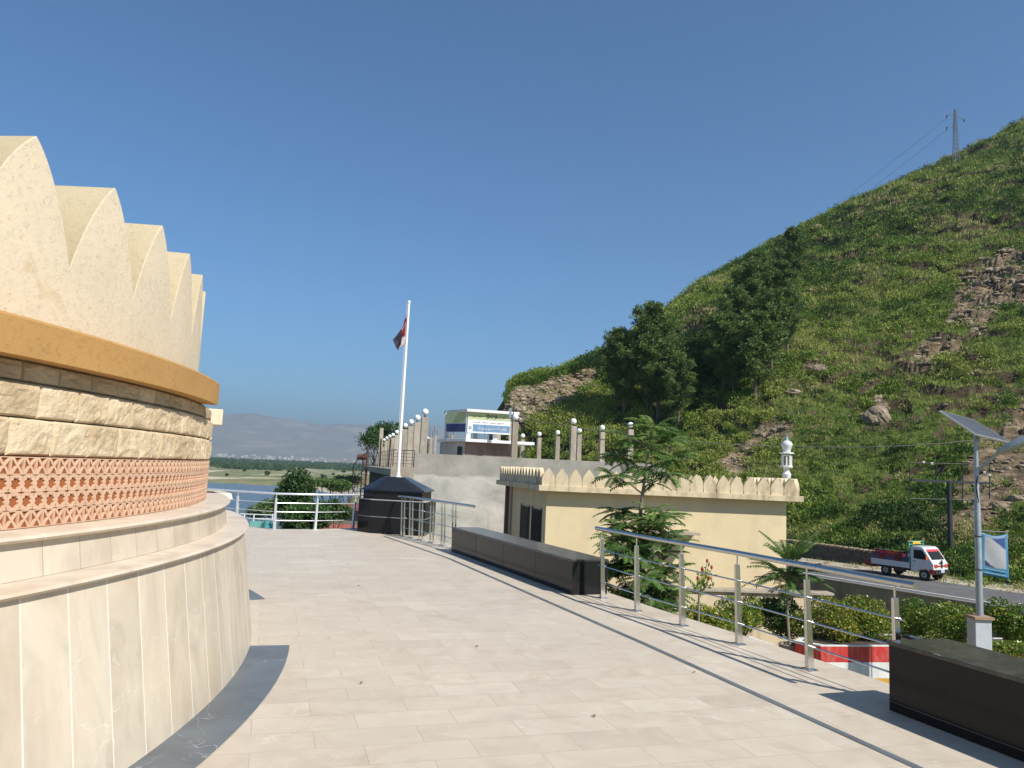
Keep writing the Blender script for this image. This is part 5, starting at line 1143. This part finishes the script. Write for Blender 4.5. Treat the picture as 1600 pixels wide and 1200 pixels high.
def scree(n,seed=23):
    rng=np.random.default_rng(seed); m_=n*30; az_=rng.uniform(saz[0]+R_(.8),R_(42),m_); rf_=rfoot(az_); rc_=np.maximum(rcrest(az_),rf_+12); r=rf_+(rc_-rf_)*rng.uniform(0,1,m_)
    X=r*np.sin(az_);Y=r*np.cos(az_);z=hill_z(az_,r); m=rockmask(X,Y,z); keep=(rng.uniform(0,1,m_)<m+.003); i=np.nonzero(keep)[0][:n]; P=np.stack([X,Y,z],1)[i]; r=r[i]; n=len(i)
    t_=(1+5**.5)/2; ico=np.array([(-1,t_,0),(1,t_,0),(-1,-t_,0),(1,-t_,0),(0,-1,t_),(0,1,t_),(0,-1,-t_),(0,1,-t_),(t_,0,-1),(t_,0,1),(-t_,0,-1),(-t_,0,1)])/1.9
    fc=np.array([(0,11,5),(0,5,1),(0,1,7),(0,7,10),(0,10,11),(1,5,9),(5,11,4),(11,10,2),(10,7,6),(7,1,8),(3,9,4),(3,4,2),(3,2,6),(3,6,8),(3,8,9),(4,9,5),(2,4,11),(6,2,10),(8,6,7),(9,8,1)])
    s=(.07+.34*rng.uniform(0,1,n)**4)*np.clip(r/75,.8,2.1); sc3=rng.uniform([.6,.6,.25],[1.7,1.3,.8],(n,1,3)); V=ico[None]*rng.uniform(.7,1.25,(n,12,1))*sc3*s[:,None,None]
    a_=rng.uniform(0,6.28,n); c_,s_=np.cos(a_)[:,None],np.sin(a_)[:,None]; x=V[:,:,0]*c_-V[:,:,1]*s_; y=V[:,:,0]*s_+V[:,:,1]*c_; V=np.stack([x,y,V[:,:,2]],-1)+P[:,None]
    F=(fc[None]+12*np.arange(n)[:,None,None]).reshape(-1,3); return V.reshape(-1,3),F
V,F=scree(6500); tag(npmesh('scree',V,F,M_ROCK),'loose broken stones strewn over the bare patches of the slope','scree',kind='stuff')
# low stone wall along the foot of the hill
sw=thing('stone_wall','low dark rubble wall with pale top stones at the foot of the slope','wall',at(1300,850,50))
a_=at(1228,843,52); b_=at(1372,862,47); nn=60; mb=MB(); mt2=MB()
for i in range(nn):
    f=i/nn; q=Vector(a_).lerp(Vector(b_),f+.5/nn); w_=(Vector(b_)-Vector(a_)).length/nn; an=math.atan2(b_[1]-a_[1],b_[0]-a_[0])
    mb.box((q.x,q.y,q.z-.9),(w_*1.02,.5,1.6),an); mt2.box((q.x,q.y-.05*random.random(),q.z-.03),(w_*random.uniform(.7,1),.5,random.uniform(.1,.2)),an+random.uniform(-.1,.1))
mb.build('rubble',M('dark_rubble',(.10,.09,.075),(.05,.045,.04),scale=4,rough=1,bs=1,bd=.1,bscale=5),sw); mt2.build('top_stones',M_ROCK,sw,bevel=.03)

#==================================================================== STREET LAMP, SIGN, POLES
SL=16.0; bx=at(1531,965,SL); lp=thing('solar_street_lamp','grey solar street lamp with a tilted panel beside the blue banner','street lamp',(bx[0],SL,-3.3))
tz=at(1524,676,SL)[2]; zj=at(1528,785,SL)[2]; xb=bx[0]
mb=MB(); mb.tube([(xb,SL,-3.3),(xb,SL,zj-.05),(xb,SL,zj+.03),(xb,SL,tz)],[.075,.062,.045,.040],14); mb.build('pole',M_GALV,lp,smooth=True)
# panel: corners read from the photo (seen edge-on, tilted to the sun)
pc_=[Vector(at(1468,641,SL-.45)),Vector(at(1520,655,SL+.55)),Vector(at(1582,692,SL+.25)),Vector(at(1524,678,SL-.6))]
nrm_=(pc_[1]-pc_[0]).cross(pc_[2]-pc_[0]).normalized()
if nrm_.z<0: nrm_=-nrm_
mb=MB(); mb.add([tuple(p) for p in pc_]+[tuple(p-nrm_*.035) for p in pc_],[(0,1,2,3),(7,6,5,4),(0,4,5,1),(1,5,6,2),(2,6,7,3),(3,7,4,0)]); pn=mb.build('solar_panel',M('panel_frame',(.62,.63,.64),rough=.35,metal=.5),lp)
cc=sum(pc_,Vector())/4; ip=[cc+(p-cc)*.95 for p in pc_]
mb=MB(); mb.add([tuple(p+nrm_*.003) for p in ip]+[tuple(p-nrm_*.038) for p in ip],[(0,1,2,3),(7,6,5,4)]); mb.build('cells',M('solar_cells',(.085,.095,.115),(.07,.08,.10),scale=9,rough=.3),pn)
mb=MB(); mb.tube([(xb,SL,tz-.05),(cc.x,cc.y,cc.z-.04)],.035,8); mb.build('bracket',M_GALV,lp)
h0=Vector(at(1524,735,SL)); h0.x=xb; h1=Vector(at(1560,706,SL-.3)); h2=Vector(at(1580,697,SL-.4)); h3=Vector(at(1625,678,SL-.7))
mb=MB(); mb.tube([h0,h0.lerp(h1,.5)+Vector((0,0,-.03)),h1,h2],[.03,.03,.028,.028],10); mb.build('arm',M_GALV,lp,smooth=True)
mb=MB(); mb.tube([h1,h1.lerp(h3,.25),h1.lerp(h3,.6),h3],[.035,.09,.11,.05],12); mb.build('lamp_head',M_GALV,lp,smooth=True)
mb=MB(); 
for i in range(3): mb.tube([h0+Vector((0,-.04,-.1)),h0+Vector((-.05,-.05,-.25-.1*i)),Vector((xb,SL-.06,zj))],.006,4)
mb.build('cable',M_BLACK,lp)
mb=MB(); q0=at(1513,965,SL-.1); mb.box((xb-.03,SL-.02,(q0[2]-3.3)/2-.02),(.33,.30,q0[2]+3.3)); bxx=mb.build('control_box',M('grey_enclosure',(.50,.52,.54),(.40,.42,.44),scale=3,rough=.5),lp,bevel=.01)
mb=MB(); mb.box((xb-.03,SL-.03,q0[2]+.01),(.40,.38,.05)); mb.build('box_lid',M('rusty_lid',(.34,.22,.14),rough=.8),bxx)
sb=thing('banner_sign','faded blue banner in a thin frame strapped to the lamp pole','banner',(xb+.35,SL,at(1550,900,SL)[2]))
x0=at(1531.5,860,SL)[0]; x1=at(1573,860,SL)[0]; zt1=at(1535,831,SL)[2]; zt2=at(1573,834,SL)[2]; zb1_=at(1533,897,SL)[2]; zb2_=at(1573,905,SL)[2]
nu,nv=14,18; X=np.zeros((nu,nv));Yy=X.copy();Z=X.copy();UV=np.zeros((nu,nv,2))
for i in range(nu):
    for j in range(nv):
        u=i/(nu-1);v_=j/(nv-1); X[i,j]=x0+(x1-x0)*u; zt_=zt1*(1-u)+zt2*u-.06*math.sin(u*PI); zb_=zb1_*(1-u)+zb2_*u; Z[i,j]=zb_+(zt_-zb_)*v_; Yy[i,j]=SL-.03+.02*math.sin(u*4+v_*3); UV[i,j]=(u,v_)
M_BAN,t,b=nodes('faded_banner'); uvn=tc(t,'UV'); sp=N(t,'ShaderNodeSeparateXYZ'); t.links.new(uvn,sp.inputs[0])
def sstep(v_,e0,e1): 
    m=N(t,'ShaderNodeMapRange'); t.links.new(v_,m.inputs[0]); m.inputs[1].default_value=e0; m.inputs[2].default_value=e1; return m.outputs[0]
U=sp.outputs['X']; W=sp.outputs['Y']; nz=noise(t,uvn,3,5,.6)
ins=math_(t,'MULTIPLY',math_(t,'MULTIPLY',sstep(U,.13,.17),sstep(U,.93,.90)),math_(t,'MULTIPLY',sstep(W,.20,.23),sstep(W,.97,.93)))
base_=ramp(t,noise(t,uvn,2,4),[(.3,(.025,.13,.25)),(.7,(.05,.21,.34))]); grey_=ramp(t,nz,[(.3,(.33,.34,.37)),(.7,(.42,.41,.41))])
c=mixc(t,ins,base_,grey_)
dk1=math_(t,'MULTIPLY',ins,math_(t,'MULTIPLY',sstep(math_(t,'ADD',math_(t,'MULTIPLY',U,.55),math_(t,'ADD',W,math_(t,'MULTIPLY',nz,.15))),1.20,1.24),sstep(W,.95,.92)))
c=mixc(t,dk1,c,(.02,.06,.20))
dk2=math_(t,'MULTIPLY',ins,sstep(math_(t,'ADD',math_(t,'MULTIPLY',U,.45),math_(t,'ADD',W,math_(t,'MULTIPLY',nz,.12))),.52,.49)); c=mixc(t,math_(t,'MULTIPLY',dk2,sstep(U,.78,.74)),c,(.02,.035,.09))
t.links.new(c,b.inputs['Base Color']); b.inputs['Roughness'].default_value=.6
o=grid('banner_sheet',X,Yy,Z,M_BAN,sb,uv=UV); sm=o.modifiers.new('thickness','SOLIDIFY'); sm.thickness=.004
mb=MB()
for k,zz__ in enumerate((.15,.06)):
    P=[]
    for i in range(26):
        u=.10+.8*i/25; zt_=zt1*(1-u)+zt2*u; zb_=zb1_*(1-u)+zb2_*u; P.append((x0+(x1-x0)*u,SL-.035+.02*math.sin(u*4+zz__*3)-.012,zb_+(zt_-zb_)*zz__+.008*math.sin(i*2.4+k)))
    mb.tube(P,.006,4)
mb.build('faded_lettering',M('pale_blue_ink',(.35,.55,.65),rough=.7),o)
mb=MB(); mb.tube([(x1+.01,SL,zb2_-.03),(x1+.01,SL,zt2+.03)],.014,8); mb.tube([(x0-.01,SL,zb1_-.03),(x0-.01,SL,zt1+.03)],.01,8); mb.build('frame_tubes',M_GALV,sb)
mb=MB(); mb.tube([(xb-.0,SL,zt1+.02),(x1+.01,SL,zt2+.03)],.012,6); mb.tube([(xb,SL,zb1_-.01),(x0+.1,SL,zb1_-.03)],.012,6)
for z in (zt1-.10,zb1_+.08): mb.lathe([(.078,0),(.078,.02)],(xb,SL,z),14)
mb.build('clamps',M_BLACK,sb)
# electricity frame pole behind the road
UP=47; q=at(1483,752,UP); up=thing('utility_pole','T-shaped dark electricity pole with a wire frame behind the road','utility pole',(q[0],UP,-4))
mb=MB(); mb.tube([(q[0],UP,-4),(q[0],UP,q[2])],[.17,.13],10); mb.build('pole',M_DGREY,up,smooth=True)
a_=at(1424,750,UP); b_=at(1548,757,UP); mb=MB(); mb.box(((a_[0]+b_[0])/2,UP,(a_[2]+b_[2])/2+.03),(b_[0]-a_[0],.15,.14)); mb.build('crossarm',M_DGREY,up)
mb=MB()
for x_ in (1421,1463,1504,1546): mb.tube([at(x_,722,UP),at(x_,780,UP)],.032,5)
for y_ in (723,779): mb.tube([at(1421,y_,UP),at(1546,y_+3,UP)],.026,5)
mb.build('wire_frame',M_DGREY,up)
for x_,y_ in ((1443,724),(1538,740),(1546,744),(1456,726)): p=at(x_,y_,UP-.2); mb=MB(); mb.lathe([(.03,0),(.10,.03),(.04,.06),(.10,.10),(.03,.14)],p,10); mb.build('insulator',M_WHITE,up)
def wire(pts,label,r=.015,g=None,name='power_cable'):
    P=[]
    for i in range(len(pts)-1):
        a_,b_=Vector(pts[i]),Vector(pts[i+1]); L=(b_-a_).length
        for k in range(12): f=k/12; P.append(a_.lerp(b_,f)-Vector((0,0,L*.018*4*f*(1-f))))
    P.append(Vector(pts[-1])); mb=MB(); mb.tube(P,r,5); o=mb.build(name,M_BLACK,loc=P[0]); return tag(o,label,'cable',g)
wire([at(806,650,39.4),at(1000,680,41),at(1230,697,43),at(1522,688,44),at(1700,664,44)],'black overhead cable crossing in front of the slope from the kiosk mast',.022)
# pylon
pb=Vector(hill_at(1494,256)); PS=pb.y/1200; Hp=(252-168)*PS+1.5; py_=thing('power_pylon','steel lattice pylon standing on the skyline of the slope','pylon',tuple(pb))
def pw(z): f=z/Hp; return (1.35 if f<0 else 1.35*(1-f)**.9*.75+.33)*Hp/16
r_=.055*Hp/16*1.3
for nm,sel in (('leg',0),('lattice',1)):
    zs_=[0]; 
    while zs_[-1]<Hp*.97: zs_.append(min(Hp*.97,zs_[-1]+pw(zs_[-1])*1.15))
    if sel==0:
        for sx,sy in ((-1,-1),(1,-1),(1,1),(-1,1)):
            mb=MB(); mb.tube([(pb.x+sx*pw(z)*.5*1.0,pb.y+sy*pw(z)*.5,pb.z-.8*(z==0)+z) for z in zs_],r_,4); mb.build('leg',M_GALV,py_)
    else:
        mb=MB()
        for i in range(len(zs_)-1):
            for (ax_,ay_),(bx_,by_) in (((-1,-1),(1,-1)),((1,-1),(1,1)),((1,1),(-1,1)),((-1,1),(-1,-1))):
                z0,z1=zs_[i],zs_[i+1]; w0,w1=pw(z0)*.5,pw(z1)*.5
                mb.tube([(pb.x+ax_*w0,pb.y+ay_*w0,pb.z+z0),(pb.x+bx_*w1,pb.y+by_*w1,pb.z+z1)],r_*.6,4); mb.tube([(pb.x+bx_*w0,pb.y+by_*w0,pb.z+z0),(pb.x+ax_*w1,pb.y+ay_*w1,pb.z+z1)],r_*.6,4); mb.tube([(pb.x+ax_*w1,pb.y+ay_*w1,pb.z+z1),(pb.x+bx_*w1,pb.y+by_*w1,pb.z+z1)],r_*.6,4)
        mb.build('lattice',M_GALV,py_)
mb=MB(); tipz_=pb.z+Hp; mb.tube([(pb.x,pb.y,pb.z+Hp*.95),(pb.x,pb.y,tipz_)],r_,4)
ARM=[(-1,.80,.145),(-1,.60,.15),(1,.74,.15)]; ends=[]
for sx,f,l_ in ARM:
    z=pb.z+Hp*f*1.08; e=Vector((pb.x+sx*Hp*l_,pb.y,z)); ends.append(e); mb.tube([(pb.x,pb.y,z+Hp*.05),e],r_*.8,4); mb.tube([(pb.x,pb.y,z-Hp*.015),e],r_*.8,4)
mb.build('crossarms',M_GALV,py_)
for e in ends:
    mb=MB(); mb.tube([e,e-Vector((0,0,Hp*.055))],r_*1.9,6); mb.build('insulator',M_BLACK,py_)
for i,(e,l_) in enumerate(zip(ends[:2],('thin line leaving the upper left arm of the pylon','thin line leaving the lower left arm of the pylon'))):
    a_=e-Vector((0,0,Hp*.055)); b_=a_+Vector((-55,60,-42)); wire([a_,b_],l_,.022,name='transmission_line')

#==================================================================== TRUCK
M_TW=M('white_car_paint',(.66,.67,.68),(.60,.61,.62),scale=2,rough=.25,coat=.5,spec=.5); M_TR=M('red_car_paint',(.42,.055,.03),(.34,.04,.02),rough=.35); M_TYRE=M('tyre_rubber',(.025,.025,.025),rough=.85)
fw=gp(1452,907,-3.2); ta=math.atan2(rd[1],rd[0])
tro=Vector((fw[0],fw[1],-3.2))-Vector((rd[0],rd[1],0))*1.35+Vector((rn[0],rn[1],0))*.3
tk_=thing('pickup_truck','small white flatbed pickup loaded with coloured crates driving along the road','truck',(0,0,0))
def part(mb,name,mat,parent=tk_,**k): return mb.build(name,mat,parent,**k)
YX=(0,1,0)
def sidex(mb,poly,y0,y1,mi=0): mb.extr(poly,(0,0,0),(1,0,0),(0,0,1),(0,1,0),y0,y1,mi); return mb
arch=[(1.28+.33*math.cos(a_),.30+.33*math.sin(a_)) for a_ in np.linspace(PI,0,9)]
cabp=[(.58,.40),(.95,.40)]+[p for p in arch if p[1]>.38]+[(1.61,.36),(1.78,.36),(1.82,.60),(1.80,.92),(1.70,1.07),(1.30,1.66),(1.16,1.74),(.66,1.75),(.58,1.68)]
cab=part(sidex(MB(),cabp,-.71,.71),'cab',M_TW,bevel=.035)
for sgn in (-1,1):
    y=.712*sgn
    mb=MB(); sidex(mb,[(.76,1.10),(.76,1.56),(1.22,1.56),(1.50,1.14),(1.50,1.08)],*( (y-.012,y+.006) if sgn>0 else (y-.006,y+.012))); part(mb,'side_window',M_GLASS)
    mb=MB(); sidex(mb,[(.70,.46),(.95,.46),(.97,.50),(1.0,.62),(1.1,.66),(1.55,.66),(1.62,1.02),(.70,1.04)],*((y-.004,y+.008) if sgn>0 else (y-.008,y+.004))); dd=part(mb,'door',M_TW,bevel=.004)
    mb=MB(); mb.box((.80,y+.012*sgn,.96),(.13,.02,.03)); part(mb,'door_handle',M_BLACK,dd)
    mb=MB(); mb.box((1.50,y+.09*sgn,1.18),(.05,.16,.20)); mb.tube([(1.52,y,1.1),(1.50,y+.09*sgn,1.12)],.015,5); part(mb,'wing_mirror',M('orange_red_mirror',(.55,.11,.03),rough=.4),bevel=.01)
    mb=MB(); mb.box((1.825,.50*sgn,.80),(.03,.28,.17)); part(mb,'headlight',M('lamp_red_surround',(.50,.07,.05),rough=.25),bevel=.01)
    mb=MB(); mb.box((1.70,.70*sgn,.50),(.26,.04,.24)); part(mb,'fender_patch',M_TR,bevel=.01)
def slope(x0,z0,x1,z1,y,off,th_,name,mat):
    d=Vector((x1-x0,0,z1-z0)).normalized(); n_=Vector((-d.z,0,d.x)); 
    if n_.x<0: n_=-n_
    mb=MB(); a_=Vector((x0,0,z0));b_=Vector((x1,0,z1)); vs=[]
    for o_ in (off-th_,off):
        for q,yy in ((a_,-y),(a_,y),(b_,y*.93),(b_,-y*.93)): vs.append(tuple(q+n_*o_+Vector((0,yy,0))))
    mb.add(vs,[(0,1,2,3),(7,6,5,4),(0,4,5,1),(1,5,6,2),(2,6,7,3),(3,7,4,0)]); return part(mb,name,mat)
slope(1.675,1.107,1.335,1.61,.62,.006,.02,'windscreen',M_GLASS); slope(1.41,1.50,1.335,1.61,.61,.012,.012,'sun_strip',M('red_film',(.55,.06,.07),rough=.3))
slope(1.79,.95,1.72,1.055,.62,.008,.008,'bonnet_trim',M_TW)
mb=MB(); mb.box((1.83,.06,.90),(.03,.10,.42)); mb.box((1.835,.0,.96),(.03,.34,.05)); part(mb,'black_tassel',M_BLACK)
mb=MB(); mb.box((1.825,0,.80),(.02,.70,.07)); part(mb,'grille',M_TR)
mb=MB(); mb.box((1.84,0,.50),(.14,1.38,.22)); bp=part(mb,'bumper',M('dark_bumper',(.03,.025,.025),rough=.5),bevel=.02)
mb=MB(); mb.box((1.915,-.02,.56),(.012,.32,.16)); plt=part(mb,'number_plate',M('plate_white',(.75,.78,.80),rough=.4),bp)
mb=MB(); mb.box((1.923,-.02,.56),(.005,.26,.05)); part(mb,'plate_marks',M('plate_blue',(.04,.25,.60),rough=.4),plt) if False else mb.build('plate_marks',M('plate_blue',(.04,.25,.60),rough=.4),plt)
for x,s in ((1.28,-1),(1.28,1),(-.85,-1),(-.85,1)):
    mb=MB(); mb.tube([(x,.60*s-.08,.28),(x,.60*s-.07,.28),(x,.60*s+.07,.28),(x,.60*s+.08,.28)],[.25,.28,.28,.25],20); wh=part(mb,'wheel',M_TYRE)
    mb=MB(); mb.tube([(x,.60*s+.075*s,.28),(x,.60*s+.086*s,.28)],[.17,.14],14); mb.build('rim',M_GALV,wh)
    mb=MB(); mb.tube([(x,.60*s+.08*s,.28),(x,.60*s+.10*s,.28)],.045,8); mb.build('hub',M_DGREY,wh)
mb=MB()
for s in (-1,1): mb.box((-.45,.36*s,.44),(2.2,.07,.10))
for x in (-1.3,-.6,.1): mb.box((x,0,.44),(.07,1.2,.08))
mb.box((-.1,-.5,.40),(.5,.25,.22)); part(mb,'chassis',M('dark_chassis',(.06,.045,.04),rough=.8))
mb=MB(); mb.box((-.58,0,.56),(2.2,1.40,.05)); part(mb,'bed_floor',M_TW)
for s in (-1,1): mb=MB(); mb.box((-.58,.70*s,.70),(2.2,.03,.27)); mb.box((-.58,.72*s,.72),(2.1,.015,.03)); part(mb,'drop_side',M_TW)
mb=MB(); mb.box((-1.68,0,.70),(.03,1.40,.27)); part(mb,'tailboard',M_TR)
mb=MB(); mb.box((-1.90,0,.52),(.5,1.1,.30)); part(mb,'rear_guard',M('rear_red',(.30,.03,.03),rough=.6))
M_GO=M('orange_yellow_paint',(.70,.42,.05),rough=.5); M_GG=M('rack_green',(.08,.50,.35),rough=.5)
mb=MB()
for s in (-1,1): mb.tube([(.50,.68*s,.6),(.50,.68*s,2.0)],.025,6)
for z in (1.45,1.80,1.95): mb.tube([(.50,-.68,z),(.50,.68,z)],.022,6)
rk_=part(mb,'head_rack',M_GG); mb=MB(); mb.box((.52,0,1.88),(.03,.75,.14)); mb.build('rack_board',M_GO,rk_)
mb=MB()
for s in (-1,1): mb.tube([(.52,.60*s,1.95),(.52,.60*s,2.08),(.52,.68*s,2.10)],.025,6)
mb.build('rack_horns',M('horn_red',(.60,.10,.06),rough=.5),rk_)
def place_truck():
    tk_.location=tro; tk_.rotation_euler=(0,0,ta)
place_truck()
# crates: each one a thing of its own
CC=[('red',(.40,.04,.035)),('green',(.03,.24,.10)),('dark red',(.20,.025,.03)),('lime',(.22,.42,.05)),('maroon',(.28,.03,.05)),('slate',(.08,.09,.17))]
def crate_proto(col,c):
    th=bpy.data.objects.new('crate',None); COL.objects.link(th); LOC[th.name]=Vector((0,0,0)); m=M('crate_'+col.replace(' ','_').replace('-','_'),c,rough=.45)
    mb=MB(); L,W_,H_=.42,.32,.24
    for s in (-1,1):
        mb.box((0,s*(W_/2-.01),.05),(L,.02,.10)); mb.box((0,s*(W_/2-.01),H_-.03),(L,.02,.06)); mb.box((s*(L/2-.01),0,.05),(.02,W_-.04,.10)); mb.box((s*(L/2-.01),0,H_-.03),(.02,W_-.04,.06))
        for u in (-.18,-.06,.06,.18): mb.box((u,s*(W_/2-.01),.135),(.05,.02,.07))
        for u in (-.12,.12): mb.box((s*(L/2-.01),u,.135),(.02,.04,.07))
    mb.build('shell',m,th); mb=MB(); mb.box((0,0,.012),(L-.04,W_-.04,.02)); mb.build('floor',m,th); return th
CP={c:None for c,_ in CC}
rot=Matrix.Rotation(ta,4,'Z')
posn=['front','second','third','fourth','rear']
for lev in range(3):
    for ix in range(5):
        for iy in range(3 if lev<2 else 2):
            if lev==2 and ix==0: continue
            col,c=CC[(ix*2+iy*3+lev*5+ix*lev)%6]
            if CP[col] is None: o=CP[col]=crate_proto(col,c)
            else: o=copy_tree(CP[col])
            x=.22-ix*.44; y=(-.44+iy*.44) if lev<2 else (-.3+iy*.5); z=.59+lev*.245
            p=rot@Vector((x,y,z)); o.location=tro+p; o.rotation_euler=(0,0,ta+random.uniform(-.06,.06))
            side=('near side','middle','far side')[iy] if lev<2 else ('near side','far side')[iy]
            o['label']=f"{col} crate, {posn[ix]} behind the cab, {side}, {('bottom','second','top')[lev]} layer on the pickup"; o['category']='crate'; o['group']='plastic crates loaded on the pickup truck'

#==================================================================== FAR BANK
def farwood(n=5200,seed=4):
    rng=np.random.default_rng(seed); px_=rng.uniform(250,800,n); Y=rng.uniform(1000,2600,n)*1.; Y=np.where(rng.uniform(0,1,n)<.35,rng.uniform(700,1100,n),Y)
    X=(px_-800)/1200*Y; kp_=(Y>950)|(vnoise(X/60,Y/60,5)>.62); X,Y=X[kp_],Y[kp_]; n=len(X); z=ground_z(X,Y); k=26
    C=np.repeat(np.stack([X,Y,z],1),k,0); S=np.repeat(rng.uniform(2.2,4.6,n)*np.clip(Y/1500,.6,1.3),k); d=rdir(len(C),rng); d[:,2]=np.abs(d[:,2])*1.5; C=C+d*rng.uniform(.4,1,len(C))[:,None]*S[:,None]*np.array([1,1,.85])
    V,F=tris(C,S*.7,.8,rng); return V,F,np.clip(np.repeat(rng.uniform(.05,.6,n),k),0,1)
V,F,T=farwood(); tag(npmesh('far_woodland',V,F,L_BUSH,tint=T),'dark green belt of trees across the river plain','woodland',kind='stuff')
for i,(px_,py_,w_,lb) in enumerate([(383,735,7,'small round bush on the far bank near the left'),(418,740,9,'larger round bush on the far bank left of the dark tree'),(400,731,4,'tiny bush behind the larger one on the far bank'),(506,745,10,'round bush on the far bank right of the dark tree'),(520,741,5,'tiny bush beyond the round one right of the dark tree'),(354,742,6,'low bush on the far bank beside the monument'),(452,736,6,'small bush on the far bank above the dark tree'),(537,737,7,'bush on the far bank near the spiral staircase')]):
    g=gp(px_,py_+w_*.3,-9.6); s=g[1]/1200*w_/2
    shrub('far_bush',lb,'bush',(g[0],g[1],-9.6+s*.7),(s*1.3,s*1.3,s),420,s*.5,L_BUSH,'bushes on the far bank',tb=.3,zb=-9.9,stems=3)
# town at the mountain foot
town=[]; mpro=[]
for i,(c1,nm) in enumerate((((.50,.50,.48),'white'),((.38,.34,.29),'buff'),((.36,.37,.38),'grey'))):
    mb=MB(); mb.box((0,0,4),(16,12,8)); mb.box((3,0,9.5),(7,8,3))
    for s_ in (-1,1): mb.box((0,s_*5.8,8.4),(16,.4,.8)); mb.box((s_*7.8,0,8.4),(.4,11.2,.8))
    o=mb.build('town_house',M('house_'+nm,c1,rough=.8)); o['label']='tiny '+nm+' flat-roofed house of the far town at the foot of the mountains'; o['category']='house'; o['group']=nm+' houses of the far town'; mpro.append(o)
M_MTN,t,b=nodes('mountain_ground'); v=tc(t); c=ramp(t,noise(t,v,.0022,9,.7,.3),[(.3,(.16,.16,.13)),(.5,(.26,.235,.18)),(.68,(.42,.36,.28))]); t.links.new(c,b.inputs['Base Color']); b.inputs['Roughness'].default_value=1
mxs=np.linspace(-9500,3000,420); mys=np.concatenate([np.linspace(2900,4700,100),np.linspace(4740,12400,160)]); MX,MY=np.meshgrid(mxs,mys,indexing='ij')
def ridge(x,y,seed): return 1-np.abs(fbm(x,y,6,seed)-.5)*2
def mtn(X,Y):
    f1=np.clip((Y-2950)/500,0,1)*np.clip((X/Y+.255)*11,0,1)*np.clip((4600-Y)/700,0,1); h=f1*(14+60*np.clip(ridge(X/420,Y/420,3)-.5,0,1)*2.0)
    env=np.exp(-((Y-8900)/1700)**2); w=.72+.42*fbm(X/1350,Y*0+1,4,6); h2=env*w*(400*ridge(X/1950,Y/1950,11)**1.3+115)
    return -10+h+np.clip(h2-12,0,2000)*np.clip((Y-5000)/1500,0,1)
MZ=mtn(MX,MY); tag(grid('mountains',MX,MY,MZ-6,M_MTN),kind='structure')
rng=np.random.default_rng(8); nh=0
for i in range(170):
    px_=rng.normal(415,48) if i<120 else rng.uniform(335,560)
    if px_<332 or px_>575: continue
    Y=rng.uniform(2700,3500); X=(px_-800)/1200*Y; z=max(float(mtn(np.array(X),np.array(Y)))-6,float(ground_z(np.array([X]),np.array([Y]))[0]))
    o=mpro[nh] if nh<3 else copy_tree(mpro[int(rng.integers(0,3)) if rng.uniform()<.6 else 0])
    o.location=(X,Y,z+rng.uniform(6,16) if Y<3050 else z); s=rng.uniform(.3,.7); o.scale=(s,s,s); o.rotation_euler=(0,0,rng.uniform(-.5,.5)); nh+=1
    

#==================================================================== HAZE
hz=bpy.data.materials.new('haze_air'); hz.use_nodes=True; t=hz.node_tree; t.nodes.clear(); pv=t.nodes.new('ShaderNodeVolumePrincipled'); ou=t.nodes.new('ShaderNodeOutputMaterial')
pv.inputs['Color'].default_value=(.53,.66,.77,1); pv.inputs['Density'].default_value=1.9e-4; pv.inputs['Anisotropy'].default_value=.2; t.links.new(pv.outputs[0],ou.inputs['Volume'])
mb=MB(); mb.box((-3000,5000,(-14+560)/2),(22000,17000,574)); o=mb.build('haze',hz); tag(o,'pale blue haze filling the valley','haze',kind='stuff')
